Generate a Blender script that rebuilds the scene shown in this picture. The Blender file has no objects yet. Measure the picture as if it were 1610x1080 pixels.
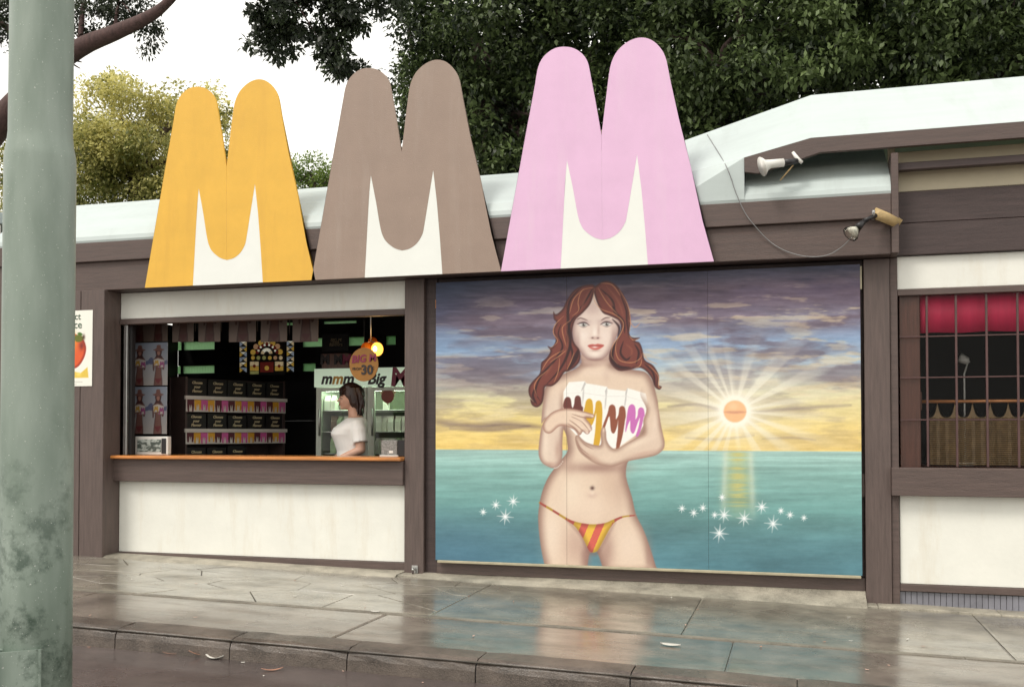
import bpy, bmesh, math, random
import numpy as np
from mathutils import Vector, Matrix
R = math.radians
random.seed(7); RNG = np.random.default_rng(7)
sc = bpy.context.scene
COL = sc.collection

# ------------------------------------------------------------------ camera
F_PX, PSI, PIT, CAM_H, CAM_D = 1565.0, R(15.9), R(1.3), 1.385, 8.56
SHIFT = 680 - 540 - F_PX * math.tan(PIT)
cam_data = bpy.data.cameras.new('camera')
cam_data.sensor_width = 36.0
cam_data.lens = F_PX / 1610.0 * 36.0
cam_data.shift_y = SHIFT / 1610.0
cam_data.clip_start = 0.05
cam_data.clip_end = 2000
cam = bpy.data.objects.new('camera', cam_data)
cam.location = (0, -CAM_D, CAM_H)
cam.rotation_euler = (R(90) + PIT, 0, PSI)
COL.objects.link(cam)
sc.camera = cam

# ------------------------------------------------------------------ sky, sun, exposure
SUN_EL, SUN_AZ = R(52), R(212)          # azimuth measured clockwise from +Y: the sun stands behind the camera, to the left
world = bpy.data.worlds.new('World'); sc.world = world; world.use_nodes = True
wn, wl = world.node_tree.nodes, world.node_tree.links
wn.clear()
w_out = wn.new('ShaderNodeOutputWorld'); w_bg = wn.new('ShaderNodeBackground')
w_sky = wn.new('ShaderNodeTexSky'); w_sky.sky_type = 'NISHITA'; w_sky.sun_disc = False
w_sky.sun_elevation = SUN_EL; w_sky.sun_rotation = SUN_AZ
w_sky.air_density = 1.5; w_sky.dust_density = 4.0
w_mix = wn.new('ShaderNodeMix'); w_mix.data_type = 'RGBA'
w_mix.inputs[0].default_value = 0.86                       # a closed white cloud cover over the blue
w_tc = wn.new('ShaderNodeTexCoord'); w_noise = wn.new('ShaderNodeTexNoise'); w_ramp = wn.new('ShaderNodeValToRGB')
w_noise.inputs['Scale'].default_value = 1.6; w_noise.inputs['Detail'].default_value = 5
w_ramp.color_ramp.elements[0].position = 0.3; w_ramp.color_ramp.elements[0].color = (8.3, 8.1, 7.6, 1)
w_ramp.color_ramp.elements[1].position = 0.7; w_ramp.color_ramp.elements[1].color = (10.3, 9.9, 9.0, 1)
wl.new(w_tc.outputs['Generated'], w_noise.inputs['Vector']); wl.new(w_noise.outputs['Fac'], w_ramp.inputs['Fac'])
wl.new(w_sky.outputs['Color'], w_mix.inputs[6]); wl.new(w_ramp.outputs['Color'], w_mix.inputs[7])
wl.new(w_mix.outputs[2], w_bg.inputs['Color']); w_bg.inputs['Strength'].default_value = 0.1
wl.new(w_bg.outputs['Background'], w_out.inputs['Surface'])
sun_data = bpy.data.lights.new('sun', 'SUN'); sun_data.energy = 1.1; sun_data.angle = R(18); sun_data.color = (1.0, 0.945, 0.87)
sun = bpy.data.objects.new('sun', sun_data); COL.objects.link(sun)
sd = Vector((math.sin(SUN_AZ) * math.cos(SUN_EL), math.cos(SUN_AZ) * math.cos(SUN_EL), math.sin(SUN_EL)))
sun.rotation_euler = (-sd).to_track_quat('-Z', 'Y').to_euler()
sun.location = sd * 30
sc.view_settings.view_transform = 'Standard'; sc.view_settings.look = 'None'
sc.view_settings.gamma = 1.0; sc.view_settings.exposure = 0.74
try: sc.view_settings.use_curve_mapping = False
except Exception: pass

# ------------------------------------------------------------------ survey helpers: a photo pixel meets a plane of the place
_f = np.array([-math.sin(PSI) * math.cos(PIT), math.cos(PSI) * math.cos(PIT), math.sin(PIT)])
_r = np.array([math.cos(PSI), math.sin(PSI), 0.0])
_u = np.cross(_r, _f)
def ray(px, py): return _f + (px - 805) / F_PX * _r - (py - 540 - SHIFT) / F_PX * _u
def P(px, py, Y):
    d = ray(px, py); t = (Y + CAM_D) / d[1]
    return Vector((t * d[0], Y, CAM_H + t * d[2]))
def project(x, y, z):
    v0, v1, v2 = x, y + CAM_D, z - CAM_H
    zc = v0 * _f[0] + v1 * _f[1] + v2 * _f[2]; xc = v0 * _r[0] + v1 * _r[1]; yc = v0 * _u[0] + v1 * _u[1] + v2 * _u[2]
    return 805 + F_PX * xc / zc, 540 + SHIFT - F_PX * yc / zc
def ground(x): return 0.0138 - 0.0218 * x           # the street falls gently to the right
def GS(px, py, dz=0.0):
    d = ray(px, py); t = (0.0138 + dz - CAM_H) / (d[2] + 0.0218 * d[0])
    return Vector((t * d[0], -CAM_D + t * d[1], CAM_H + t * d[2]))

# ------------------------------------------------------------------ materials
def srgb(r, g, b):
    f = lambda c: (c / 255 / 12.92) if c / 255 <= 0.04045 else ((c / 255 + 0.055) / 1.055) ** 2.4
    return (f(r), f(g), f(b))
def newmat(name):
    m = bpy.data.materials.new(name); m.use_nodes = True
    nt = m.node_tree; bs = nt.nodes['Principled BSDF']
    return m, nt, bs
def mat(name, col, rough=0.6, var=0.12, scale=6.0, stretch=(1, 1, 1), bump=0.0, bscale=60.0, metal=0.0, spec=0.5,
        emit=0.0, dirt=0.0, dirtcol=(0.05, 0.045, 0.035), dscale=2.0, rvar=0.0, coat=0.0, speck=0.0, dstretch=(1, 1, 1)):
    m, nt, bs = newmat(name)
    N, L = nt.nodes, nt.links
    tc = N.new('ShaderNodeTexCoord'); mp = N.new('ShaderNodeMapping'); mp.inputs['Scale'].default_value = stretch
    L.new(tc.outputs['Object'], mp.inputs['Vector'])
    nz = N.new('ShaderNodeTexNoise'); nz.inputs['Scale'].default_value = scale; nz.inputs['Detail'].default_value = 6
    nz.inputs['Roughness'].default_value = 0.65
    L.new(mp.outputs['Vector'], nz.inputs['Vector'])
    rp = N.new('ShaderNodeValToRGB')
    rp.color_ramp.elements[0].position = 0.28; rp.color_ramp.elements[1].position = 0.72
    rp.color_ramp.elements[0].color = (*[max(0, c * (1 - var)) for c in col], 1)
    rp.color_ramp.elements[1].color = (*[min(1, c * (1 + var)) for c in col], 1)
    L.new(nz.outputs['Fac'], rp.inputs['Fac'])
    out = rp.outputs['Color']
    if dirt > 0:
        dn = N.new('ShaderNodeTexNoise'); dn.inputs['Scale'].default_value = dscale; dn.inputs['Detail'].default_value = 8
        dn.inputs['Roughness'].default_value = 0.7
        dm = N.new('ShaderNodeMapping'); dm.inputs['Scale'].default_value = dstretch
        L.new(tc.outputs['Object'], dm.inputs['Vector']); L.new(dm.outputs[0], dn.inputs['Vector'])
        dr = N.new('ShaderNodeValToRGB'); dr.color_ramp.elements[0].position = 0.52; dr.color_ramp.elements[1].position = 0.78
        dr.color_ramp.elements[0].color = (0, 0, 0, 1); dr.color_ramp.elements[1].color = (dirt, dirt, dirt, 1)
        L.new(dn.outputs['Fac'], dr.inputs['Fac'])
        mx = N.new('ShaderNodeMix'); mx.data_type = 'RGBA'; mx.inputs[7].default_value = (*dirtcol, 1)
        L.new(dr.outputs['Color'], mx.inputs[0]); L.new(out, mx.inputs[6]); out = mx.outputs[2]
    if speck > 0:          # chips and flecks in old paint
        sn = N.new('ShaderNodeTexNoise'); sn.inputs['Scale'].default_value = 75; sn.inputs['Detail'].default_value = 3
        L.new(tc.outputs['Object'], sn.inputs['Vector'])
        sr = N.new('ShaderNodeValToRGB'); sr.color_ramp.elements[0].position = 0.68; sr.color_ramp.elements[1].position = 0.74
        sr.color_ramp.elements[0].color = (0, 0, 0, 1); sr.color_ramp.elements[1].color = (speck, speck, speck, 1)
        L.new(sn.outputs['Fac'], sr.inputs['Fac'])
        sx = N.new('ShaderNodeMix'); sx.data_type = 'RGBA'; sx.inputs[7].default_value = (*[min(.85, c * 1.1 + .22) for c in col], 1)
        L.new(sr.outputs['Color'], sx.inputs[0]); L.new(out, sx.inputs[6]); out = sx.outputs[2]
    L.new(out, bs.inputs['Base Color'])
    bs.inputs['Roughness'].default_value = rough; bs.inputs['Metallic'].default_value = metal
    bs.inputs['Specular IOR Level'].default_value = spec
    if coat: bs.inputs['Coat Weight'].default_value = coat; bs.inputs['Coat Roughness'].default_value = 0.08
    if rvar:
        mr = N.new('ShaderNodeMapRange'); mr.inputs[3].default_value = max(0.02, rough - rvar); mr.inputs[4].default_value = rough + rvar
        mr.inputs[1].default_value = 0.3; mr.inputs[2].default_value = 0.7
        L.new(nz.outputs['Fac'], mr.inputs[0]); L.new(mr.outputs[0], bs.inputs['Roughness'])
    if bump > 0:
        bn = N.new('ShaderNodeTexNoise'); bn.inputs['Scale'].default_value = bscale; bn.inputs['Detail'].default_value = 4
        L.new(mp.outputs['Vector'], bn.inputs['Vector'])
        bp = N.new('ShaderNodeBump'); bp.inputs['Strength'].default_value = bump; bp.inputs['Distance'].default_value = 0.01
        L.new(bn.outputs['Fac'], bp.inputs['Height']); L.new(bp.outputs['Normal'], bs.inputs['Normal'])
    if emit > 0:
        L.new(out, bs.inputs['Emission Color']); bs.inputs['Emission Strength'].default_value = emit
    return m
def mat_attr(name, rough=0.5, spec=0.4, bump=0.0, bscale=300, emit=0.0, grime=0.0):
    m, nt, bs = newmat(name); N, L = nt.nodes, nt.links
    a = N.new('ShaderNodeAttribute'); a.attribute_name = 'paint'
    out = a.outputs['Color']
    if grime:
        tc = N.new('ShaderNodeTexCoord'); nz = N.new('ShaderNodeTexNoise'); nz.inputs['Scale'].default_value = 180; nz.inputs['Detail'].default_value = 3
        L.new(tc.outputs['Object'], nz.inputs['Vector'])
        mr = N.new('ShaderNodeMapRange'); mr.inputs[1].default_value = 0.3; mr.inputs[2].default_value = 0.7
        mr.inputs[3].default_value = 1 - grime; mr.inputs[4].default_value = 1 + grime
        L.new(nz.outputs['Fac'], mr.inputs[0])
        mx = N.new('ShaderNodeVectorMath'); mx.operation = 'SCALE'
        L.new(out, mx.inputs[0]); L.new(mr.outputs[0], mx.inputs['Scale']); out = mx.outputs[0]
    L.new(out, bs.inputs['Base Color']); bs.inputs['Roughness'].default_value = rough; bs.inputs['Specular IOR Level'].default_value = spec
    if emit: L.new(out, bs.inputs['Emission Color']); bs.inputs['Emission Strength'].default_value = emit
    return m
def mat_leaf(name, dark, light, trans=0.25):
    m, nt, bs = newmat(name); N, L = nt.nodes, nt.links
    a = N.new('ShaderNodeAttribute'); a.attribute_name = 'paint'
    mx = N.new('ShaderNodeMix'); mx.data_type = 'RGBA'; mx.inputs[6].default_value = (*dark, 1); mx.inputs[7].default_value = (*light, 1)
    L.new(a.outputs['Fac'], mx.inputs[0]); L.new(mx.outputs[2], bs.inputs['Base Color'])
    bs.inputs['Roughness'].default_value = 0.42; bs.inputs['Specular IOR Level'].default_value = 0.5
    tr = N.new('ShaderNodeBsdfTranslucent'); L.new(mx.outputs[2], tr.inputs['Color'])
    ms = N.new('ShaderNodeMixShader'); ms.inputs[0].default_value = trans
    o = N['Material Output']; L.new(bs.outputs[0], ms.inputs[1]); L.new(tr.outputs[0], ms.inputs[2]); L.new(ms.outputs[0], o.inputs['Surface'])
    return m
def mat_glass(name, tint=(0.95, 0.97, 0.95), refl=1.45, rough=0.02):
    m, nt, bs = newmat(name); N, L = nt.nodes, nt.links
    t = N.new('ShaderNodeBsdfTransparent'); t.inputs['Color'].default_value = (*tint, 1)
    g = N.new('ShaderNodeBsdfGlossy'); g.inputs['Roughness'].default_value = rough
    fr = N.new('ShaderNodeFresnel'); fr.inputs['IOR'].default_value = refl
    ms = N.new('ShaderNodeMixShader'); L.new(fr.outputs[0], ms.inputs[0]); L.new(t.outputs[0], ms.inputs[1]); L.new(g.outputs[0], ms.inputs[2])
    L.new(ms.outputs[0], N['Material Output'].inputs['Surface'])
    return m
def mat_trans(name, col):
    m, nt, bs = newmat(name); N, L = nt.nodes, nt.links
    t = N.new('ShaderNodeBsdfTranslucent'); t.inputs['Color'].default_value = (*col, 1)
    d = N.new('ShaderNodeBsdfDiffuse'); d.inputs['Color'].default_value = (*col, 1)
    ms = N.new('ShaderNodeMixShader'); ms.inputs[0].default_value = 0.25
    L.new(t.outputs[0], ms.inputs[1]); L.new(d.outputs[0], ms.inputs[2]); L.new(ms.outputs[0], N['Material Output'].inputs['Surface'])
    return m

BROWN = (0.096, 0.067, 0.059)
M = {}
M['timber'] = mat('timber', BROWN, 0.55, 0.28, 5, (0.6, 4, 9), 0.35, 40, rvar=0.12)
M['timber_post'] = mat('timber_post', (0.104, 0.075, 0.067), 0.55, 0.25, 5, (9, 4, 0.6), 0.3, 40, rvar=0.1)
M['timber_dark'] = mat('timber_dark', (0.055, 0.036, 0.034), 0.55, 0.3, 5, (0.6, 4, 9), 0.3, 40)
M['white_board'] = mat('white_board', (0.76, 0.76, 0.70), 0.5, 0.05, 3, bump=0.12, bscale=30, dirt=0.40, dirtcol=(0.56, 0.47, 0.33), dscale=2.2, dstretch=(2.4, 1, .45))
M['roof'] = mat('roof_white', (0.48, 0.545, 0.535), 0.42, 0.06, 2.5, (0.5, 2, 2), bump=0.06, bscale=8, dirt=0.4, dirtcol=(0.30, 0.33, 0.31), dscale=1.6, dstretch=(2.5, .5, .5))
M['cream'] = mat('cream_soffit', (0.52, 0.46, 0.33), 0.6, 0.08, 3)
M['counter'] = mat('varnished_wood', (0.52, 0.20, 0.05), 0.3, 0.35, 4, (0.8, 8, 8), 0.1, 40, coat=0.3)
M['batten'] = mat('batten', (0.40, 0.36, 0.25), 0.6, 0.2, 6)
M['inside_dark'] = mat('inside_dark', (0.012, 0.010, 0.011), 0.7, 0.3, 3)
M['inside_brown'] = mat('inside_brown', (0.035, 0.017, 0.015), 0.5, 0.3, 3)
M['wood_red'] = mat('wood_red', (0.12, 0.045, 0.03), 0.4, 0.35, 5, (8, 8, 0.6))
M['steel'] = mat('steel', (0.45, 0.45, 0.44), 0.35, 0.15, 8, metal=0.9)
M['black'] = mat('black_plastic', (0.015, 0.014, 0.016), 0.4, 0.2)
M['white_plastic'] = mat('white_plastic', (0.75, 0.74, 0.70), 0.35, 0.05)
M['glass'] = mat_glass('window_glass')
M['yellow'] = mat('sign_yellow', (0.735, 0.425, 0.052), 0.45, 0.07, 3, bump=0.15, bscale=120, dirt=0.45, dirtcol=(0.60, 0.32, 0.045), dscale=2.2, speck=0.45, dstretch=(3, 1, .35))
M['sbrown'] = mat('sign_brown', (0.300, 0.222, 0.178), 0.5, 0.07, 3, bump=0.25, bscale=110, dirt=0.5, dirtcol=(0.37, 0.30, 0.255), dscale=2.0, speck=0.7, dstretch=(3, 1, .35))
M['pink'] = mat('sign_pink', (0.71, 0.455, 0.655), 0.45, 0.05, 3, bump=0.1, bscale=100, dirt=0.6, dirtcol=(0.73, 0.53, 0.67), dscale=2.0, speck=0.4, dstretch=(3, 1, .35))
M['sign_white'] = mat('sign_white', (0.78, 0.80, 0.76), 0.45, 0.03, 3, bump=0.08, bscale=90)
M['edge_ply'] = mat('ply_edge', (0.45, 0.33, 0.2), 0.7, 0.3, 20)

# ------------------------------------------------------------------ mesh helpers
def link(name, me, material, parent=None, loc=None):
    if material is not None: me.materials.append(material)
    o = bpy.data.objects.new(name, me); COL.objects.link(o)
    if parent is not None: o.parent = parent
    if loc is not None: o.location = loc
    return o
def origin_of(p):
    v = Vector((0, 0, 0))
    while p is not None: v = v + p.location; p = p.parent
    return v
def mesh_obj(name, verts, faces, material, parent=None, smooth=False):
    """verts in world metres; the parent chain must be unrotated"""
    o0 = origin_of(parent)
    me = bpy.data.meshes.new(name)
    me.from_pydata([tuple(Vector(v) - o0) for v in verts], [], faces); me.update()
    if smooth: me.shade_smooth()
    return link(name, me, material, parent)
def box_vf(x0, x1, y0, y1, z0, z1):
    v = [(x0, y0, z0), (x1, y0, z0), (x1, y1, z0), (x0, y1, z0), (x0, y0, z1), (x1, y0, z1), (x1, y1, z1), (x0, y1, z1)]
    f = [(0, 3, 2, 1), (4, 5, 6, 7), (0, 1, 5, 4), (1, 2, 6, 5), (2, 3, 7, 6), (3, 0, 4, 7)]
    return v, f
def bm_to(name, bm, material, parent=None, smooth=False):
    o0 = origin_of(parent)
    bmesh.ops.translate(bm, verts=bm.verts, vec=-o0)
    bmesh.ops.recalc_face_normals(bm, faces=bm.faces)
    me = bpy.data.meshes.new(name); bm.to_mesh(me); bm.free()
    if smooth: me.shade_smooth()
    return link(name, me, material, parent)
def box(name, x0, x1, y0, y1, z0, z1, material, parent=None, bev=0.004):
    bm = bmesh.new(); v, f = box_vf(min(x0, x1), max(x0, x1), min(y0, y1), max(y0, y1), min(z0, z1), max(z0, z1))
    vs = [bm.verts.new(p) for p in v]
    for q in f: bm.faces.new([vs[i] for i in q])
    if bev: bmesh.ops.bevel(bm, geom=bm.edges[:], offset=bev, segments=1, affect='EDGES', clamp_overlap=True)
    return bm_to(name, bm, material, parent)
def prism(name, pts, y0, y1, material, parent=None, bev=0.0):
    """outline in (x, z), from front y0 to back y1"""
    bm = bmesh.new()
    a = [bm.verts.new((x, y0, z)) for x, z in pts]; b = [bm.verts.new((x, y1, z)) for x, z in pts]
    n = len(pts)
    ff = bm.faces.new(a); fb = bm.faces.new(b[::-1])
    for i in range(n): bm.faces.new((a[i], b[i], b[(i + 1) % n], a[(i + 1) % n]))
    bmesh.ops.triangulate(bm, faces=[ff, fb])
    return bm_to(name, bm, material, parent)
def tube_vf(path, radii, seg=8, caps=True):
    path = [Vector(p) for p in path]
    if not hasattr(radii, '__len__'): radii = [radii] * len(path)
    vs, fs = [], []
    up = Vector((0.13, 0.31, 0.94))
    for i, p in enumerate(path):
        t = (path[min(i + 1, len(path) - 1)] - path[max(i - 1, 0)]).normalized()
        a = t.cross(up)
        if a.length < 1e-3: a = t.cross(Vector((1, 0, 0)))
        a.normalize(); b = t.cross(a)
        for k in range(seg):
            an = 2 * math.pi * k / seg
            vs.append(p + (a * math.cos(an) + b * math.sin(an)) * radii[i])
    for i in range(len(path) - 1):
        for k in range(seg):
            k2 = (k + 1) % seg
            fs.append((i * seg + k, i * seg + k2, (i + 1) * seg + k2, (i + 1) * seg + k))
    if caps:
        fs.append(tuple(range(seg))[::-1]); n = (len(path) - 1) * seg; fs.append(tuple(range(n, n + seg)))
    return vs, fs
def tube(name, path, radii, material, parent=None, seg=8):
    v, f = tube_vf(path, radii, seg); return mesh_obj(name, v, f, material, parent, True)
def join_vf(parts):
    V, Fc = [], []
    for v, f in parts:
        n = len(V); V += list(v); Fc += [tuple(i + n for i in q) for q in f]
    return V, Fc
def lathe_vf(prof, c, seg=24, axis='z'):
    vs, fs = [], []
    for r, h in prof:
        for k in range(seg):
            a = 2 * math.pi * k / seg
            if axis == 'z': vs.append((c[0] + r * math.cos(a), c[1] + r * math.sin(a), c[2] + h))
            else: vs.append((c[0] + r * math.cos(a), c[1] + h, c[2] + r * math.sin(a)))
    n = len(prof)
    for i in range(n - 1):
        for k in range(seg):
            k2 = (k + 1) % seg
            fs.append((i * seg + k, i * seg + k2, (i + 1) * seg + k2, (i + 1) * seg + k))
    fs.append(tuple(range(seg))[::-1]); fs.append(tuple(range((n - 1) * seg, n * seg)))
    return vs, fs
def ell_vf(c, r, nu=14, nv=9):
    prof = []
    vs, fs = [], []
    for j in range(nv + 1):
        th = math.pi * j / nv
        for i in range(nu):
            ph = 2 * math.pi * i / nu
            vs.append((c[0] + r[0] * math.sin(th) * math.cos(ph), c[1] + r[1] * math.sin(th) * math.sin(ph), c[2] + r[2] * math.cos(th)))
    for j in range(nv):
        for i in range(nu):
            i2 = (i + 1) % nu
            fs.append((j * nu + i, (j + 1) * nu + i, (j + 1) * nu + i2, j * nu + i2))
    return vs, fs
def thing(name, label, cat, loc=(0, 0, 0), group=None):
    o = bpy.data.objects.new(name, None); o.empty_display_size = 0.1; COL.objects.link(o); o.location = loc
    o['label'] = label; o['category'] = cat
    if group: o['group'] = group
    return o
def tag(o, label, cat, group=None):
    o['label'] = label; o['category'] = cat
    if group: o['group'] = group
    return o
def setting(o): o['kind'] = 'structure'; return o
def fast_quads(name, verts, quads, material, parent=None, colors=None, smooth=False):
    me = bpy.data.meshes.new(name)
    nv, nq = len(verts), len(quads)
    me.vertices.add(nv); me.vertices.foreach_set('co', np.ascontiguousarray(verts, dtype=np.float32).ravel())
    me.loops.add(nq * 4); me.loops.foreach_set('vertex_index', np.ascontiguousarray(quads, dtype=np.int32).ravel())
    me.polygons.add(nq); me.polygons.foreach_set('loop_start', np.arange(0, nq * 4, 4, dtype=np.int32))
    me.polygons.foreach_set('loop_total', np.full(nq, 4, dtype=np.int32))
    me.update(calc_edges=True)
    if colors is not None:
        at = me.color_attributes.new('paint', 'FLOAT_COLOR', 'POINT')
        c4 = np.ones((nv, 4), dtype=np.float32); c4[:, :3] = colors
        at.data.foreach_set('color', c4.ravel())
    if smooth: me.shade_smooth()
    return link(name, me, material, parent)
def text_vf(body, size, shear=0.0, offset=0.0, align='CENTER', space=1.0):
    cu = bpy.data.curves.new('txt', 'FONT'); cu.body = body; cu.size = size; cu.shear = shear; cu.offset = offset
    cu.align_x = align; cu.align_y = 'CENTER'; cu.resolution_u = 3; cu.extrude = 0.0015; cu.space_line = space
    ob = bpy.data.objects.new('txt', cu); COL.objects.link(ob)
    dg = bpy.context.evaluated_depsgraph_get(); ev = ob.evaluated_get(dg); me = ev.to_mesh()
    v = [tuple(p.co) for p in me.vertices]; f = [tuple(p.vertices) for p in me.polygons]
    ev.to_mesh_clear(); bpy.data.objects.remove(ob); bpy.data.curves.remove(cu)
    return v, f
def text_on(name, body, size, c, material, parent, right=(1, 0, 0), up=(0, 0, 1), **kw):
    v, f = text_vf(body, size, **kw)
    r, u = Vector(right).normalized(), Vector(up).normalized(); n = r.cross(u)
    return mesh_obj(name, [Vector(c) + r * p[0] + u * p[1] + n * p[2] for p in v], f, material, parent)

# ------------------------------------------------------------------ painting helpers (flat prints on real boards)
def _hash(ix, iy, seed):
    h = (ix.astype(np.int64) * 374761393 + iy.astype(np.int64) * 668265263 + seed * 974711) & 0xffffffff
    h = ((h ^ (h >> 13)) * 1274126177) & 0xffffffff
    return ((h ^ (h >> 16)) & 0xffff) / 65535.0
def vnoise(x, y, seed=0):
    x0 = np.floor(x); y0 = np.floor(y); fx = x - x0; fy = y - y0
    fx = fx * fx * (3 - 2 * fx); fy = fy * fy * (3 - 2 * fy)
    a = _hash(x0, y0, seed); b = _hash(x0 + 1, y0, seed); c = _hash(x0, y0 + 1, seed); d = _hash(x0 + 1, y0 + 1, seed)
    return (a * (1 - fx) + b * fx) * (1 - fy) + (c * (1 - fx) + d * fx) * fy
def fbm(x, y, seed=0, o=5):
    s = 0; a = 0.5; t = 0
    for i in range(o): s = s + a * vnoise(x * 2 ** i + 17.3 * i, y * 2 ** i + 5.1 * i, seed + i); t += a; a *= 0.55
    return s / t
def sstep(a, b, x):
    t = np.clip((x - a) / (b - a), 0, 1); return t * t * (3 - 2 * t)
def spl(pts, closed=True, n=5):
    p = [np.array(q, float) for q in pts]; m = len(p); out = []
    for i in range(m if closed else m - 1):
        g = (lambda k: p[k % m]) if closed else (lambda k: p[min(max(k, 0), m - 1)])
        p0, p1, p2, p3 = g(i - 1), g(i), g(i + 1), g(i + 2)
        for k in range(n):
            t = k / n
            out.append(0.5 * (2 * p1 + (p2 - p0) * t + (2 * p0 - 5 * p1 + 4 * p2 - p3) * t * t + (3 * p1 - p0 - 3 * p2 + p3) * t ** 3))
    if not closed: out.append(p[-1])
    return np.array(out)
class Canvas:
    def __init__(s, X, Y): s.X, s.Y = X, Y; s.C = np.ones((len(X), 3))
    def _sel(s, pts, pad): return np.nonzero((s.X > pts[:, 0].min() - pad) & (s.X < pts[:, 0].max() + pad) & (s.Y > pts[:, 1].min() - pad) & (s.Y < pts[:, 1].max() + pad))[0]
    def sdf(s, pts, pad=3):
        """positive inside"""
        i = s._sel(pts, pad); x, y = s.X[i], s.Y[i]
        d = np.full(len(i), 1e9); ins = np.zeros(len(i), bool); n = len(pts)
        for k in range(n):
            ax, ay = pts[k]; bx, by = pts[(k + 1) % n]; ex, ey = bx - ax, by - ay
            L2 = ex * ex + ey * ey + 1e-9
            t = np.clip(((x - ax) * ex + (y - ay) * ey) / L2, 0, 1)
            d = np.minimum(d, (x - ax - t * ex) ** 2 + (y - ay - t * ey) ** 2)
            if ay != by:
                c = ((ay > y) != (by > y)) & (x < (bx - ax) * (y - ay) / (by - ay) + ax); ins ^= c
        d = np.sqrt(d); return i, np.where(ins, d, -d)
    def blend(s, i, col, a): s.C[i] = s.C[i] * (1 - a[:, None]) + np.asarray(col) * a[:, None]
    def fill(s, pts, col, aa=0.6, op=1.0, soft=0.0):
        i, d = s.sdf(np.asarray(pts), 3 + soft); a = np.clip(d / (2 * aa) + 0.5, 0, 1) if not soft else sstep(-soft, soft, d)
        s.blend(i, np.array(col) / 255, a * op); return i, d, a
    def shade(s, pts, base, edge, w, aa=0.7, power=1.0, op=1.0, fade=None):
        """airbrushed form: edge colour at the outline, base colour inside"""
        i, d = s.sdf(np.asarray(pts), 3); a = np.clip(d / (2 * aa) + 0.5, 0, 1)
        t = sstep(0, w, d) ** power
        if fade: a = a * sstep(fade[0], fade[1], s.Y[i])
        col = (np.array(edge) / 255)[None] * (1 - t[:, None]) + (np.array(base) / 255)[None] * t[:, None]
        s.C[i] = s.C[i] * (1 - a[:, None] * op) + col * a[:, None] * op
        return i, a
    def stroke(s, pts, w, col, op=1.0, soft=0.6, taper=True):
        pts = np.asarray(pts); pad = w + soft + 2
        i = s._sel(pts, pad); x, y = s.X[i], s.Y[i]; best = np.full(len(i), 1e9); n = len(pts)
        for k in range(n - 1):
            ax, ay = pts[k]; bx, by = pts[k + 1]; ex, ey = bx - ax, by - ay; L2 = ex * ex + ey * ey + 1e-9
            t = np.clip(((x - ax) * ex + (y - ay) * ey) / L2, 0, 1)
            q = (k + t) / (n - 1); ww = w * (np.sin(np.pi * np.clip(q, 0.02, 0.98)) ** 0.6 if taper else 1.0)
            best = np.minimum(best, np.hypot(x - ax - t * ex, y - ay - t * ey) - ww / 2)
        s.blend(i, np.array(col) / 255, np.clip(0.5 - best / (2 * soft), 0, 1) * op)
    def blob(s, c, r, col, op, ang=0.0):
        rx, ry = r if hasattr(r, '__len__') else (r, r); m = max(rx, ry) * 2.6
        i = np.nonzero((abs(s.X - c[0]) < m) & (abs(s.Y - c[1]) < m))[0]
        dx, dy = s.X[i] - c[0], s.Y[i] - c[1]; ca, sa = math.cos(ang), math.sin(ang)
        u, v = (dx * ca + dy * sa) / rx, (-dx * sa + dy * ca) / ry
        s.blend(i, np.array(col) / 255, np.exp(-(u * u + v * v)) * op)
def lin(C):
    C = np.clip(C, 0, 1); return np.where(C <= 0.04045, C / 12.92, ((C + 0.055) / 1.055) ** 2.4)
def grid_board(x0, x1, z0, z1, step):
    nx, nz = max(2, int(round((x1 - x0) / step)) + 1), max(2, int(round((z1 - z0) / step)) + 1)
    gx, gz = np.meshgrid(np.linspace(x0, x1, nx), np.linspace(z0, z1, nz))
    idx = np.arange(nx * nz).reshape(nz, nx)
    q = np.stack([idx[:-1, :-1], idx[:-1, 1:], idx[1:, 1:], idx[1:, :-1]], -1).reshape(-1, 4)
    return gx.ravel(), gz.ravel(), q, nx, nz
def painted_board(name, x0, x1, z0, z1, yf, thick, step, painter, material, parent=None, edge=(0.2, 0.17, 0.13)):
    """a board whose front is printed; painter(x, z) -> sRGB colours"""
    gx, gz, q, nx, nz = grid_board(x0, x1, z0, z1, step)
    C = lin(painter(gx, gz)) * 0.93
    V = np.stack([gx, np.full_like(gx, yf), gz], -1)
    n = len(V); e = 0.0005
    bv, bf = box_vf(x0, x1, yf + e, yf + thick, z0, z1)
    V = np.vstack([V, np.array(bv)]); q = np.vstack([q, np.array(bf) + n])
    C = np.vstack([C, np.tile(np.array(edge), (8, 1))])
    o0 = np.array(origin_of(parent))
    return fast_quads(name, V - o0, q, material, parent, C)

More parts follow.
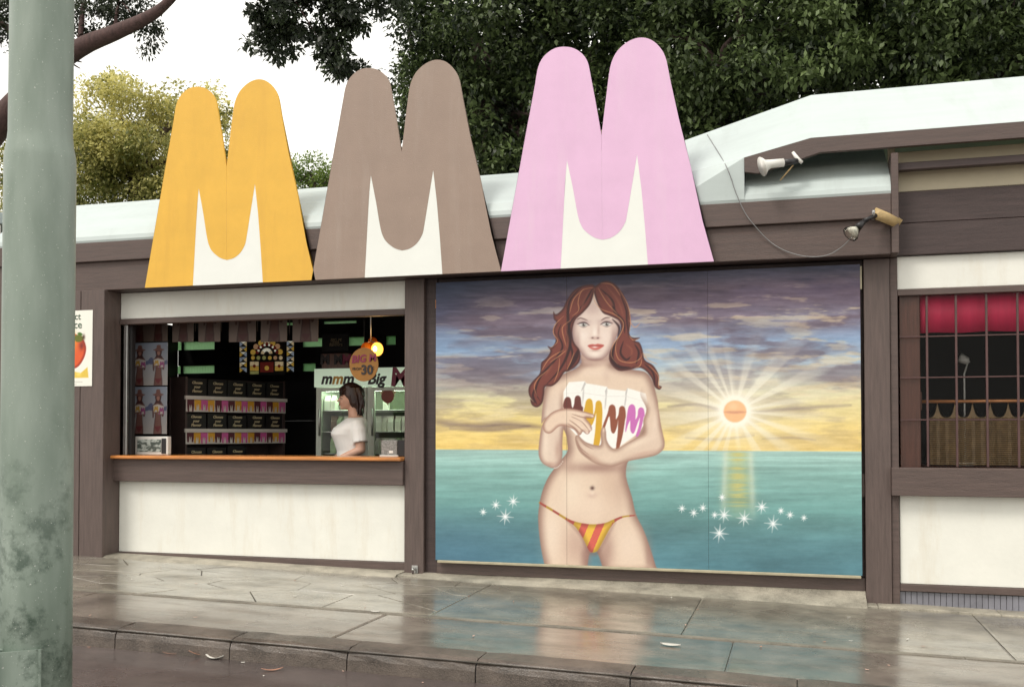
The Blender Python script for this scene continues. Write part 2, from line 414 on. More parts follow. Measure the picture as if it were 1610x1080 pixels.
# ================================================================== THE GROUND
def wet(name, col, var, rough, rvar, scale, bump=0.12, bscale=90, stretch=(1, 1, 1), film=0.0, spec=0.6):
    """wet stone or asphalt: a dark porous body under a thin film of water that is smoother where it stands"""
    m, nt, bs = newmat(name); N, L = nt.nodes, nt.links
    tc = N.new('ShaderNodeTexCoord'); mp = N.new('ShaderNodeMapping'); mp.inputs['Scale'].default_value = stretch
    L.new(tc.outputs['Object'], mp.inputs['Vector'])
    n1 = N.new('ShaderNodeTexNoise'); n1.inputs['Scale'].default_value = scale; n1.inputs['Detail'].default_value = 8; n1.inputs['Roughness'].default_value = 0.68
    n2 = N.new('ShaderNodeTexNoise'); n2.inputs['Scale'].default_value = scale * 0.35; n2.inputs['Detail'].default_value = 4
    n3 = N.new('ShaderNodeTexNoise'); n3.inputs['Scale'].default_value = bscale; n3.inputs['Detail'].default_value = 5
    for n in (n1, n2, n3): L.new(mp.outputs['Vector'], n.inputs['Vector'])
    rp = N.new('ShaderNodeValToRGB'); rp.color_ramp.elements[0].position = 0.3; rp.color_ramp.elements[1].position = 0.72
    rp.color_ramp.elements[0].color = (*[c * (1 - var) for c in col], 1); rp.color_ramp.elements[1].color = (*[c * (1 + var) for c in col], 1)
    gr = N.new('ShaderNodeTexNoise'); gr.inputs['Scale'].default_value = 140; gr.inputs['Detail'].default_value = 3; L.new(mp.outputs['Vector'], gr.inputs['Vector'])
    gm_ = N.new('ShaderNodeMix'); gm_.inputs[0].default_value = .38; L.new(n1.outputs['Fac'], gm_.inputs[2]); L.new(gr.outputs['Fac'], gm_.inputs[3])
    L.new(gm_.outputs[0], rp.inputs['Fac']); L.new(rp.outputs['Color'], bs.inputs['Base Color'])
    rp.color_ramp.elements[0].position = 0.36; rp.color_ramp.elements[1].position = 0.64
    mr = N.new('ShaderNodeMapRange'); mr.inputs[1].default_value = 0.36; mr.inputs[2].default_value = 0.66
    mr.inputs[3].default_value = max(0.03, rough - rvar); mr.inputs[4].default_value = rough + rvar
    L.new(n2.outputs['Fac'], mr.inputs[0])
    ad = N.new('ShaderNodeMath'); ad.operation = 'MULTIPLY_ADD'; ad.inputs[1].default_value = 0.12; 
    L.new(n1.outputs['Fac'], ad.inputs[0]); L.new(mr.outputs[0], ad.inputs[2]); L.new(ad.outputs[0], bs.inputs['Roughness'])
    bs.inputs['Specular IOR Level'].default_value = spec
    bp_late = N.new('ShaderNodeBump'); bp_late.inputs['Strength'].default_value = .05; bp_late.inputs['Distance'].default_value = .01; L.new(n1.outputs['Fac'], bp_late.inputs['Height'])
    if film:               # the water film lies in patches, drawn out along the street
        m2 = N.new('ShaderNodeMapping'); m2.inputs['Scale'].default_value = (0.55, 2.0, 1); L.new(tc.outputs['Object'], m2.inputs['Vector'])
        n4 = N.new('ShaderNodeTexNoise'); n4.inputs['Scale'].default_value = 2.6; n4.inputs['Detail'].default_value = 7; n4.inputs['Roughness'].default_value = 0.65
        L.new(m2.outputs[0], n4.inputs['Vector'])
        f4 = N.new('ShaderNodeMapRange'); f4.inputs[1].default_value = .36; f4.inputs[2].default_value = .56; f4.inputs[3].default_value = film * .10; f4.inputs[4].default_value = film
        L.new(n4.outputs['Fac'], f4.inputs[0]); L.new(f4.outputs[0], bs.inputs['Coat Weight'])
        L.new(bp_late.outputs['Normal'], bs.inputs['Coat Normal'])
        bs.inputs['Coat IOR'].default_value = 1.36; bs.inputs['Coat Roughness'].default_value = 0.17
    bp = N.new('ShaderNodeBump'); bp.inputs['Strength'].default_value = bump; bp.inputs['Distance'].default_value = 0.006
    L.new(n3.outputs['Fac'], bp.inputs['Height']); L.new(bp.outputs['Normal'], bs.inputs['Normal'])
    return m
M['road'] = wet('wet_road', (0.085, 0.066, 0.062), 0.5, 0.26, 0.14, 1.4, 0.3, 160, film=0.9)
M['paving'] = wet('wet_paving', (0.215, 0.196, 0.158), 0.58, 0.22, 0.10, 3.2, 0.10, 60, spec=0.8, film=0.9)
M['paving_low'] = wet('wet_paving_low', (0.170, 0.145, 0.120), 0.55, 0.20, 0.09, 3.0, 0.09, 60, spec=0.8, film=0.9)
M['joint'] = wet('paving_joint', (0.05, 0.044, 0.035), 0.4, 0.45, 0.1, 8, 0.4)
M['kerb'] = wet('kerb_stone', (0.100, 0.080, 0.066), 0.7, 0.30, 0.15, 3.0, 0.6, 110)
M['dry_concrete'] = wet('dry_concrete', (0.31, 0.285, 0.23), 0.5, 0.55, 0.12, 4.0, 0.4, 70)
M['edging'] = wet('edging_concrete', (0.20, 0.18, 0.145), 0.45, 0.42, 0.12, 5.0, 0.4, 70)
M['grass'] = mat('verge', (0.06, 0.08, 0.03), 0.9, 0.4, 2, bump=0.5, bscale=20)

def sheet(name, x0, x1, y0, y1, dz, m, nx=2):
    vs, fs = [], []
    for i in range(nx + 1):
        x = x0 + (x1 - x0) * i / nx
        vs += [(x, y0, ground(x) + dz), (x, y1, ground(x) + dz)]
    for i in range(nx): fs.append((2 * i, 2 * i + 2, 2 * i + 3, 2 * i + 1))
    return mesh_obj(name, vs, fs, m)
setting(sheet('ground', -300, 300, 0.3, 600, -0.09, M['grass']))
setting(sheet('road', -300, 300, -300, -2.98, -0.13, M['road']))
pavement = setting(sheet('pavement', -60, 60, -2.99, 0.31, -0.012, M['joint'], 8))

def clip(poly, a, b, c):
    """keep a*x + b*y <= c"""
    out = []
    for i in range(len(poly)):
        p, q = poly[i], poly[(i + 1) % len(poly)]
        dp, dq = a * p[0] + b * p[1] - c, a * q[0] + b * q[1] - c
        if dp <= 0: out.append(p)
        if dp * dq < 0:
            t = dp / (dp - dq); out.append((p[0] + (q[0] - p[0]) * t, p[1] + (q[1] - p[1]) * t))
    return out
def stone(name, poly, top, m, parent, jit=0.0):
    n = len(poly); tx, ty = random.uniform(-jit, jit), random.uniform(-jit, jit)
    cx = sum(p[0] for p in poly) / n; cy = sum(p[1] for p in poly) / n
    up = lambda x, y: ground(x) + top + tx * (x - cx) + ty * (y - cy)
    ins = [(cx + (x - cx) * 0.985, cy + (y - cy) * 0.985) for x, y in poly]
    vs = [(x, y, up(x, y)) for x, y in ins] + [(x, y, up(x, y) - 0.004) for x, y in poly] + [(x, y, ground(x) - 0.04) for x, y in poly]
    fs = [tuple(range(n))]
    for r in (0, n):
        for i in range(n): j = (i + 1) % n; fs.append((r + i, r + n + i, r + n + j, r + j))
    a = sum(poly[i][0] * poly[(i + 1) % n][1] - poly[(i + 1) % n][0] * poly[i][1] for i in range(n))
    if a < 0: fs = [f[::-1] for f in fs]
    return mesh_obj(name, vs, fs, m, parent)
# cracked paving in front of the counter: irregular pieces
region = [(-7.6, -1.80), (-2.55, -1.80), (-2.55, -0.16), (-7.6, -0.16)]
seeds = []
rs = random.Random(21)
while len(seeds) < 34:
    s = (rs.uniform(-7.6, -2.55), rs.uniform(-1.8, -0.16))
    if all((s[0] - t[0]) ** 2 * 0.5 + (s[1] - t[1]) ** 2 > 0.16 ** 2 for t in seeds): seeds.append(s)
for i, s in enumerate(seeds):
    poly = region[:]
    for j, t in enumerate(seeds):
        if i == j: continue
        ax, ay = 2 * (t[0] - s[0]) * 0.35, 2 * (t[1] - s[1])          # stretched along the street
        mx, my = (s[0] + t[0]) / 2, (s[1] + t[1]) / 2
        L = math.hypot(ax, ay); c = (ax * mx + ay * my) / L - rs.choice((0.0015, 0.003, 0.005))
        poly = clip(poly, ax / L, ay / L, c)
        if len(poly) < 3: break
    if len(poly) >= 3: stone('paving_stone', poly, 0.0, M['paving'], pavement, 0.0018)
for i, (a, b) in enumerate([(-14, -11.2), (-11.2, -9.4), (-9.4, -7.6), (-2.55, -0.75), (-0.75, 1.3), (1.3, 3.6), (3.6, 6.5), (6.5, 10)]):
    stone('paving_slab', [(a + 0.003, -1.8), (b - 0.003, -1.8), (b - 0.003, -0.16), (a + 0.003, -0.16)], 0.0, M['paving'], pavement, 0.0008)
for i, a in enumerate(np.arange(-15.1, 10, 2.45)):
    stone('paving_slab', [(a + 0.003, -2.745), (a + 2.447, -2.745), (a + 2.447, -1.865), (a + 0.003, -1.865)], -0.002, M['paving_low'], pavement, 0.0008)
for i, a in enumerate(np.arange(-14, 10, 3.0)):
    stone('edging_strip', [(a + 0.002, -1.862), (a + 2.998, -1.862), (a + 2.998, -1.803), (a + 0.002, -1.803)], 0.003, M['edging'], pavement)
# pale dry strip under the building line, ragged on its outer edge
rs = random.Random(5)
x = -7.6
while x < 6:
    w = rs.uniform(0.5, 1.1); k = 0.10 if x < -3.3 else 0.24
    pts = [(x, -0.155), (x, 0.09), (x + w, 0.09), (x + w, -0.155)]
    stone('footing_slab', [(x + 0.002, -0.16 - (k - 0.12) * 0), (x + w - 0.002, -0.16), (x + w - 0.002, 0.10), (x + 0.002, 0.10)], 0.012, M['dry_concrete'], pavement, 0.004)
    x += w
# kerb stones
def kerb_stone(a, b, first=False):
    prof = [(-2.752, -0.3), (-2.752, 0.004), (-2.80, 0.006), (-2.93, 0.002), (-2.968, -0.008), (-2.988, -0.03), (-2.996, -0.06), (-3.005, -0.3)]
    vs, fs = [], []; rr = random.Random(int(a * 100)); nn = 7
    for k in range(nn):
        x = a + 0.004 + (b - a - 0.008) * k / (nn - 1); inset = 0.007 if k in (0, nn - 1) else 0
        for (y, z) in prof:
            vs.append((x, y + (inset if y < -2.9 else 0) + rr.uniform(-0.004, 0.004), ground(x) + z - inset * 0.5 + rr.uniform(-0.003, 0.003)))
    n = len(prof)
    for k in range(nn - 1):
        for i in range(n - 1): fs.append((k * n + i, (k + 1) * n + i, (k + 1) * n + i + 1, k * n + i + 1))
    fs.append(tuple(range(n))); fs.append(tuple(range((nn - 1) * n, nn * n))[::-1])
    mesh_obj('kerb_stone', vs, fs, M['kerb'], pavement, False)
xs = [-12.4, -11.4, -10.4, -9.3, -8.3, -7.2, -6.2, -5.2, -4.28, -3.435, -2.63, -1.81, -0.9, 0.0, 0.9, 1.8, 2.8, 3.8, 5.0, 6.2]
for a, b in zip(xs[:-1], xs[1:]): kerb_stone(a, b)

# ================================================================== THE KIOSK
kiosk = thing('kiosk', 'long low brown timber kiosk with white panels and pale roof', 'kiosk', (-2.5, 0, 0.0))
K = kiosk
def kb(name, *a, bev=0.004): return box(name, *a, K, bev)
XL, XR = -7.9, 6.0                      # the building runs on to the right past the frame
# --- posts
kb('corner_pillar', -7.9, -6.865, -0.2, 0.06, 0.10, 2.80, M['timber_post'])
kb('corner_pillar', -6.858, -6.585, -0.2, 0.06, 0.12, 2.80, M['timber_post'])
kb('post', -3.468, -3.278, -0.005, 0.13, 0.065, 2.80, M['timber_post'])
kb('post_side_board', -3.277, -3.165, 0.045, 0.13, 0.09, 2.80, M['timber_dark'])  # the post's right side, its shade put into darker timber
kb('post', 0.540, 0.738, -0.005, 0.13, -0.01, 2.795, M['timber_post'])
kb('post_side_board', 0.740, 0.80, 0.02, 0.13, 0.0, 2.80, M['timber'])
# --- fascia boards
kb('fascia_board', -7.9, 0.738, -0.16, -0.12, 2.803, 3.085, M['timber'])
kb('fascia_board', -7.9, 0.738, -0.20, -0.122, 3.088, 3.278, M['timber'])
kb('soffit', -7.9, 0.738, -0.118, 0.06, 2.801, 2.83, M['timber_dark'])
kb('canopy_post', 0.740, 0.795, -0.20, 0.10, 2.803, 3.60, M['timber'])
# --- counter bay (left)
kb('white_panel', -6.583, -3.470, 0.05, 0.07, 2.535, 2.798, M['white_board'])
kb('header_rail', -6.583, -3.470, 0.03, 0.11, 2.478, 2.533, M['timber'])
ct = kb('counter', -6.584, -3.47, -0.10, 0.42, 1.125, 1.158, M['counter'], bev=0.008)
kb('apron_beam', -6.62, -3.47, -0.04, 0.10, 0.90, 1.123, M['timber'])
kb('white_panel', -6.583, -3.470, 0.05, 0.07, 0.187, 0.898, M['white_board'])
kb('bottom_rail', -6.583, -3.470, 0.03, 0.10, 0.118, 0.185, M['timber'])
kb('opening_frame', -6.555, -6.515, 0.06, 0.10, 1.16, 2.476, M['steel'])
kb('opening_frame', -6.514, -6.485, 0.10, 0.16, 1.16, 2.476, M['inside_dark'])
# --- mural bay: the frame behind the board
kb('bottom_rail', -3.164, 0.538, 0.03, 0.12, 0.10, 0.205, M['timber'])
kb('bay_backing', -3.164, 0.538, 0.06, 0.10, 0.207, 2.80, M['timber_dark'])
kb('mid_rail', -3.164, 0.538, 0.02, 0.058, 0.86, 1.05, M['timber'])
# --- right bay
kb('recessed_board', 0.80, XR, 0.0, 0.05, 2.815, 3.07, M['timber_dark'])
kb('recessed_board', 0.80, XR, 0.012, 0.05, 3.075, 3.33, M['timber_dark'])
kb('cream_panel', 0.80, XR, 0.034, 0.06, 3.335, 3.66, M['cream'])
kb('light_gap_board', 0.742, 0.799, 0.105, 0.13, 3.30, 3.75, M['cream'])  # added board closing a gap that let green light in under the canopy
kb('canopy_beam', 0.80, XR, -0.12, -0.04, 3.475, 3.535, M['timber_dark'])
kb('white_panel', 0.80, 2.55, 0.05, 0.07, 2.545, 2.812, M['white_board'])
kb('header_rail', 0.80, 2.55, 0.03, 0.11, 2.492, 2.543, M['timber'])
kb('sill_beam', 0.738, 2.55, -0.06, 0.10, 0.882, 1.105, M['timber'])
kb('white_panel', 0.805, 2.55, 0.05, 0.07, 0.170, 0.880, M['white_board'])
kb('bottom_rail', 0.800, 2.55, 0.03, 0.11, 0.112, 0.168, M['timber'])
kb('post', 2.55, 2.75, -0.005, 0.13, -0.06, 2.81, M['timber_post'])
kb('white_panel', 2.75, XR, 0.05, 0.07, 0.10, 2.812, M['white_board'])
M['tile'] = mat('blue_tile', (0.20, 0.20, 0.23), 0.25, 0.35, 2.0)
for i in range(40):
    x = 0.80 + i * 0.0437
    kb('wall_tile', x + 0.0015, x + 0.0422, 0.060, 0.075, -0.05, 0.108 - 0.004 * random.random(), M['tile'], bev=0.002)
kb('plinth', 0.80, 2.55, 0.073, 0.11, -0.08, 0.11, M['joint'], bev=0)
# --- walls and rooms behind
RB = 2.95
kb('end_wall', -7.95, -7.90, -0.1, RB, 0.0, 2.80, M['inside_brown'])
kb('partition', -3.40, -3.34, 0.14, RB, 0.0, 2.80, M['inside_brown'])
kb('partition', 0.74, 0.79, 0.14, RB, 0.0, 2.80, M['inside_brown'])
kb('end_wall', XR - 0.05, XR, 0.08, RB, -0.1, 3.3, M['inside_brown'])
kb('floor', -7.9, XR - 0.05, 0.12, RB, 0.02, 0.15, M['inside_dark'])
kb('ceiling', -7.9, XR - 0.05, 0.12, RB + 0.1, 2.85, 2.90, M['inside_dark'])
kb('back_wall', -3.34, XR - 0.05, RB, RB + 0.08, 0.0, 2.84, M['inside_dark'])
# back wall of the shop: dark boards with slots glazed in ribbed green sheet
def zat(px, py): return P(px, py, RB)
rows = [(zat(400, 513).z, zat(400, 509).z, [(440, 470), (508, 560)]), (zat(300, 550).z, zat(300, 537).z, [(258, 285), (288, 337), (475, 508), (546, 572), (606, 622)]),
        (zat(300, 587).z, zat(300, 575).z, [(258, 284), (287, 337), (475, 496)]), (zat(280, 662).z, zat(280, 645).z, [(258, 283)])]
rows = sorted(rows)
z = 0.0
M['green_sheet'] = mat_trans('green_sheet', (0.42, 0.72, 0.40))
for z0, z1, spans in rows:
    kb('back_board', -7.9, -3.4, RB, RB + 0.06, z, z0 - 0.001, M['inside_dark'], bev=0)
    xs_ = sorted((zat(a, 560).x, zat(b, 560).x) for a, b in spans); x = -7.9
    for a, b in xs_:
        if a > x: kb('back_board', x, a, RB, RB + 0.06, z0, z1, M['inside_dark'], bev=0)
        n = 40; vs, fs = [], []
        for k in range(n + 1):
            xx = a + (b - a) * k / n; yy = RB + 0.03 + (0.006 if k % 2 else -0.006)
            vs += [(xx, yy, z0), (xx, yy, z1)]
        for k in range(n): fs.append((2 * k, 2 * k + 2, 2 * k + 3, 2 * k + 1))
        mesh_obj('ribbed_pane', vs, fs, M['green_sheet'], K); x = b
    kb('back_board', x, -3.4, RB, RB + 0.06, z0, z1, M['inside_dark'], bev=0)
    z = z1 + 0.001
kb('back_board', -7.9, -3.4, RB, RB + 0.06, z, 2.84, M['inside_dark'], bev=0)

# --- the roof skins
def skin(name, pts, faces, m, th=0.03):
    bm = bmesh.new(); vs = [bm.verts.new(p) for p in pts]
    for f in faces: bm.faces.new([vs[i] for i in f])
    bmesh.ops.recalc_face_normals(bm, faces=bm.faces)
    o = bm_to(name, bm, m, K)
    return o
# main roof: a rounded white eave that slopes back, then nearly flat
prof = [(-0.190, 3.280), (-0.197, 3.30), (-0.190, 3.34), (-0.14, 3.42), (0.10, 3.60), (0.45, 3.80), (0.72, 3.91), (0.90, 3.945), (1.3, 3.95), (3.3, 3.80), (3.3, 3.74), (0.0, 3.40), (-0.10, 3.281)]
vs, fs = [], []; xs2 = list(np.linspace(-7.95, 0.738, 12)); n = len(prof)
for x in xs2:
    for y, z in prof: vs.append((x, y, z))
for i in range(len(xs2) - 1):
    for k in range(n): k2 = (k + 1) % n; fs.append((i * n + k, (i + 1) * n + k, (i + 1) * n + k2, i * n + k2))
fs.append(tuple(range(n))[::-1]); fs.append(tuple(range((len(xs2) - 1) * n, len(xs2) * n)))
mesh_obj('roof', vs, fs, M['roof'], K)
# raised canopy over the right bay
yc, yt = -0.212, 0.8
q0, q1 = P(1170, 248, yc), P(1275, 217, yc)
t1 = P(1275, 150, yt); zc1 = q1.z
vs = [(q0.x, yc, q0.z), (q1.x, yc, zc1), (XR, yc, zc1),
      (-1.62, yt, 3.94), (t1.x, yt, t1.z), (XR, yt, t1.z),
      (q0.x, -0.200, 3.300), (q0.x, -0.15, 3.300), (-1.15, 0.02, 3.56), (-1.0, -0.196, 3.310),
      (t1.x, 3.2, t1.z - .2), (XR, 3.2, t1.z - .2), (-1.62, 3.2, 3.80), (XR, yc, zc1 - .07), (XR, 3.2, 3.6)]
fs = [(0, 1, 4), (1, 2, 5, 4), (0, 4, 3), (0, 3, 8), (0, 8, 9), (0, 9, 6), (6, 9, 7), (4, 5, 11, 10), (3, 4, 10, 12), (2, 13, 14, 11, 5)]
canopy = skin('canopy_roof', vs, fs, M['roof'])
# canopy fascia: sloping end then level board
b0, b1, b2 = P(1171, 271, yc), P(1192, 273, yc), P(1290, 240, yc)
fpts = [(b0.x, b0.z), (b1.x, b1.z), (b2.x, b2.z), (XR, b2.z - .005), (XR, zc1 - .004), (q1.x, zc1 - .004), (q0.x, q0.z - .004)]
prism('canopy_fascia', fpts, yc - 0.012, yc + 0.04, M['timber'], K)
skin('canopy_soffit', [(q0.x + .01, yc + 0.042, q0.z - .05), (q1.x + .08, yc + 0.042, zc1 - .05), (XR, yc + 0.042, zc1 - .05), (XR, 0.03, zc1 - .04), (q1.x + .08, 0.03, zc1 - .04), (q0.x + .01, -0.06, q0.z - .04)], [(0, 1, 4, 5), (1, 2, 3, 4)], M['cream'])
# concrete upstand that carries the bottom rails where the pavement falls away
for xa, xb, ztop in ((-6.58, -3.47, 0.117), (-3.277, 0.538, 0.099)):
    n = 12; vs, fs = [], []; rr = random.Random(2)
    for k in range(n + 1):
        x = xa + (xb - xa) * k / n; toe = -0.17 + rr.uniform(-.03, .02)
        vs += [(x, toe - .10, ground(x) - .02), (x, toe, ground(x) + .016), (x, 0.0, max(ground(x) + .02, ztop - .03)), (x, 0.03, max(ground(x) + .02, ztop)), (x, 0.12, max(ground(x) + .02, ztop))]
    for k in range(n):
        for s in range(4): a = k * 5 + s; fs.append((a, a + 5, a + 6, a + 1))
    mesh_obj('concrete_upstand', vs, fs, M['dry_concrete'], K, True)

# --- glazed window of the right bay
win = thing('w', 'x', 'x'); win.name = 'window'; del win['label'], win['category']; win.parent = K; win.location = -Vector(K.location)
def wb(name, *a, bev=0.002): return box(name, *a, win, bev)
X0, X1, Z0, Z1 = 0.815, 2.54, 1.112, 2.488
vx = [P(px, 600, 0.06).x for px in (1458, 1504, 1552, 1601)]; dx = vx[-1] - vx[-2]
vx += [vx[-1] + dx, vx[-1] + 2 * dx, vx[-1] + 3 * dx]; vx = [v for v in vx if v < X1 - 0.05]
hz = [P(1420, py, 0.06).z for py in (530, 594, 660)]
M['bar'] = mat('glazing_bar', (0.085, 0.042, 0.04), 0.5, 0.25)
for v in vx: wb('glazing_bar', v - 0.0085, v + 0.0085, 0.055, 0.075, Z0, Z1, M['bar'])
for h in hz: wb('glazing_bar', X0, X1, 0.0572, 0.0728, h - 0.005, h + 0.005, M['bar'])
M['pane_glass'] = mat_glass('pane_glass', (0.93, 0.93, 0.92), 1.22)
ex = [X0] + vx + [X1]; ez = [Z0] + sorted(hz) + [Z1]
for i in range(len(ex) - 1):
    for j in range(len(ez) - 1):
        t = random.uniform(-0.0015, 0.0015)
        v = [(ex[i], 0.066 + t, ez[j]), (ex[i + 1], 0.066 - t, ez[j]), (ex[i + 1], 0.066, ez[j + 1]), (ex[i], 0.066 + t, ez[j + 1])]
        mesh_obj('pane', v, [(0, 1, 2, 3)], M['pane_glass'], win)

# ================================================================== THE THREE LETTER SIGNS
SM = -0.24
def c3(x, y): return P(770 + x / 2.7, 40 + y / 2.7, SM)
base0 = c3(45, 1040); 
def tp(pts):
    return [((c3(x, y).x - base0.x), (c3(x, y).z - 2.795)) for x, y in pts]
def fix(pts): return [(x, 0.0 if z < 0.04 else z) for x, z in pts]
Uz = [(475, 910), (440, 900), (405, 875), (385, 848), (370, 800), (350, 690), (325, 572)]
Ur = [(622, 548), (605, 650), (580, 800), (570, 840), (545, 878), (510, 902), (475, 910)]
def cr(pts, n=4):      # smooth an open run of outline points
    return [tuple(p) for p in spl(pts, False, n)]
left_half = fix(tp([(45, 1040), (100, 740), (150, 460)] + cr([(190, 250), (200, 190), (215, 150), (240, 120), (275, 98), (315, 92), (355, 99), (390, 122), (412, 155), (424, 210)]) + [(445, 320), (471, 468)] + cr(Uz)[:-1] + [(325, 572), (318, 650), (312, 760), (305, 900), (298, 1032)]))
right_half = fix(tp([(471, 468), (490, 310)] + cr([(500, 230), (510, 170), (530, 122), (562, 86), (600, 62), (640, 53), (680, 62), (715, 90), (742, 135), (760, 220)]) + [(800, 400), (850, 600), (900, 830), (948, 1000), (668, 1012), (655, 850), (640, 690), (622, 548)] + cr(Ur)[1:]))
infill = fix(tp([(290, 1035), (305, 860), (318, 660), (322, 540), (626, 520), (645, 690), (662, 850), (678, 1010)]))
def sign(x0, m, label):
    t = thing('letter_sign', label, 'letter sign', (x0, SM, 2.795), 'big letter signs along the fascia')
    if m is M['sbrown']:
        k = [i for i, p in enumerate(left_half) if p == right_half[0]][0]
        prism('letter', [(x0 + x, 2.795 + z) for x, z in left_half[:k + 1] + right_half[1:] + left_half[k + 2:]], SM, SM + 0.02, m, t)
    else:
        for h, s in ((left_half, -0.0006), (right_half, 0.0006)):
            prism('letter_half', [(x0 + x + s, 2.795 + z) for x, z in h], SM, SM + 0.02, m, t)
    prism('white_infill', [(x0 + x, 2.795 + z) for x, z in infill], SM + 0.0015, SM + 0.018, M['sign_white'], t)
    box('back_batten', x0 + 0.35, x0 + 1.45, SM + 0.0205, SM + 0.06, 3.90, 3.97, M['batten'], t)
    for k in (0.62, 1.2): tube('back_strut', [(x0 + k, SM + 0.05, 3.93), (x0 + k, 0.35, 3.78)], 0.015, M['steel'], t, 6)
    return t
sign(-6.090, M['yellow'], 'yellow double-humped letter sign, leftmost of the three above the counter')
sign(-4.300, M['sbrown'], 'grey-brown double-humped letter sign between the yellow and pink ones')
sign(-2.470, M['pink'], 'pink double-humped letter sign above the painted woman mural')

# ================================================================== THE MURAL
MX0, MX1, MZ0, MZ1, MY = -3.152, 0.512, 0.232, 2.752, -0.03
def f1(pts): return [(820 + x / 4.5, 430 + y / 4.5) for x, y in pts]
def f2(pts): return [(820 + x / 4.154, 640 + y / 4.154) for x, y in pts]
def f3(pts): return [(680 + x / 2.1594, 410 + y / 2.1594) for x, y in pts]
def paint_mural(gx, gz):
    px, py = project(gx, MY, gz)
    C = Canvas(px, py)
    v = (MZ1 - gz) / (MZ1 - MZ0); u = (gx - MX0) / (MX1 - MX0)
    HZ = 0.603
    # sky
    stops = np.array([0, .08, .16, .24, .31, .37, .43, .52, HZ])
    cols = np.array([(48, 44, 66), (84, 70, 92), (122, 110, 130), (134, 160, 196), (160, 184, 206), (196, 196, 182), (224, 214, 162), (240, 214, 134), (240, 206, 116)]) / 255
    sky = np.stack([np.interp(v, stops, cols[:, k]) for k in range(3)], -1)
    n1 = fbm(px / 95, py / 21, 3, 6); n2 = fbm(px / 60 + 40, py / 10, 11, 5); n3 = fbm(px / 160, py / 34, 23, 5)
    dark = sstep(0.46, 0.60, n1 * 0.75 + n3 * 0.3) * np.interp(v, [0, .2, .33, .45, .6], [0.75, .68, .55, .28, .1])
    sky = sky * (1 - dark[:, None]) + np.array((92, 76, 92)) / 255 * dark[:, None]
    lite = sstep(0.52, 0.66, n2) * np.interp(v, [0, .07, .14, .4, .55], [0, .2, .62, .5, .12])
    warm = np.array((222, 200, 158)) / 255 * u[:, None] + np.array((196, 184, 170)) / 255 * (1 - u[:, None])
    sky = sky * (1 - lite[:, None]) + warm * lite[:, None]
    blue = sstep(0.46, 0.62, fbm(px / 110 + 9, py / 18 + 3, 41, 4)) * np.interp(v, [.1, .2, .3, .42], [0, .7, .6, 0]) * np.interp(u, [0, .3, .6, 1], [1, .9, .55, .35])
    sky = sky * (1 - blue[:, None]) + np.array((140, 172, 208)) / 255 * blue[:, None]
    corner = np.exp(-((u / .10) ** 2 + (v / .16) ** 2)) * .8 + sstep(.06, 0, v) * .45
    corner = np.clip(corner, 0, 1)
    sky = sky * (1 - corner[:, None]) + np.array((30, 44, 78)) / 255 * corner[:, None]
    # sea
    w = fbm(px / 130, (py - 715) / np.interp(v, [HZ, 1], [3.0, 13]), 51, 5); w2 = fbm(px / 40, py / 2.6, 61, 4)
    sea_c = np.stack([np.interp(v, [HZ, .68, .8, .9, 1], a) for a in ([158, 132, 106, 84, 78], [194, 178, 156, 128, 124], [188, 172, 154, 136, 138])], -1) / 255
    sea = sea_c * (0.80 + 0.36 * w + 0.10 * w2)[:, None]
    bl = np.exp(-((u / .3) ** 2)) * sstep(.75, 1, v) * .4
    sea = sea * (1 - bl[:, None]) + np.array((70, 112, 150)) / 255 * bl[:, None]
    a = sstep(HZ - .0015, HZ + .0015, v)[:, None]
    C.C = sky * (1 - a) + sea * a
    # long dark cloud bars
    for pts, wd, op in [([(10, 395), (150, 372), (260, 400), (330, 410)], 50, .55), ([(10, 440), (130, 425), (230, 440)], 26, .4), ([(20, 548), (160, 562), (250, 555), (365, 565)], 18, .75), ([(60, 570), (200, 575), (330, 560)], 9, .5),
                        ([(790, 330), (930, 310), (1100, 318), (1440, 300)], 24, .5), ([(800, 372), (1000, 350), (1200, 372), (1440, 355)], 20, .5), ([(1190, 400), (1320, 392), (1450, 410)], 30, .5), ([(800, 495), (900, 488), (990, 508), (1090, 512)], 8, .6),
                        ([(1100, 512), (1250, 500), (1420, 490)], 9, .55), ([(860, 600), (960, 606), (1090, 592)], 8, .45), ([(1120, 604), (1220, 600), (1300, 608)], 6, .4), ([(700, 150), (900, 120), (1200, 150), (1440, 130)], 44, .35), ([(700, 240), (900, 215), (1100, 235), (1440, 215)], 34, .4), ([(60, 190), (250, 215), (400, 200)], 40, .45), ([(60, 290), (200, 265), (400, 280)], 20, .4)]:
        C.stroke(spl(f3(pts), False, 8), wd / 2.16, (96, 78, 90), op, soft=wd / 3.2)
    # break the cloud bars with fine streaks
    st = (fbm(px / 34, py / 3.6, 77, 4) - .5) * .14 * (v < HZ) + (fbm(px / 12, py / 5, 78, 3) - .5) * .04
    C.C = np.clip(C.C + st[:, None], 0, 1)
    # sun, halo and rays
    sx, sy = f3([(1027, 511)])[0]; dx, dy = px - sx, py - sy; r = np.hypot(dx, dy); th = np.arctan2(dy, dx)
    rays = sstep(.35, .75, .5 + .28 * np.sin(th * 19 + 2 * np.sin(th * 3)) + .3 * (vnoise((th + math.pi) * 12, r * 0 + 2, 5) - .5))
    reach = 104 * (0.55 + .75 * np.abs(np.cos(th)) + .10 * np.sin(-th))
    ra = (.35 + .65 * rays) * np.exp(-(r / reach) ** 2.2) * .78 * (1 - a[:, 0])
    C.C = C.C * (1 - ra[:, None]) + np.array((246, 242, 224)) / 255 * ra[:, None]
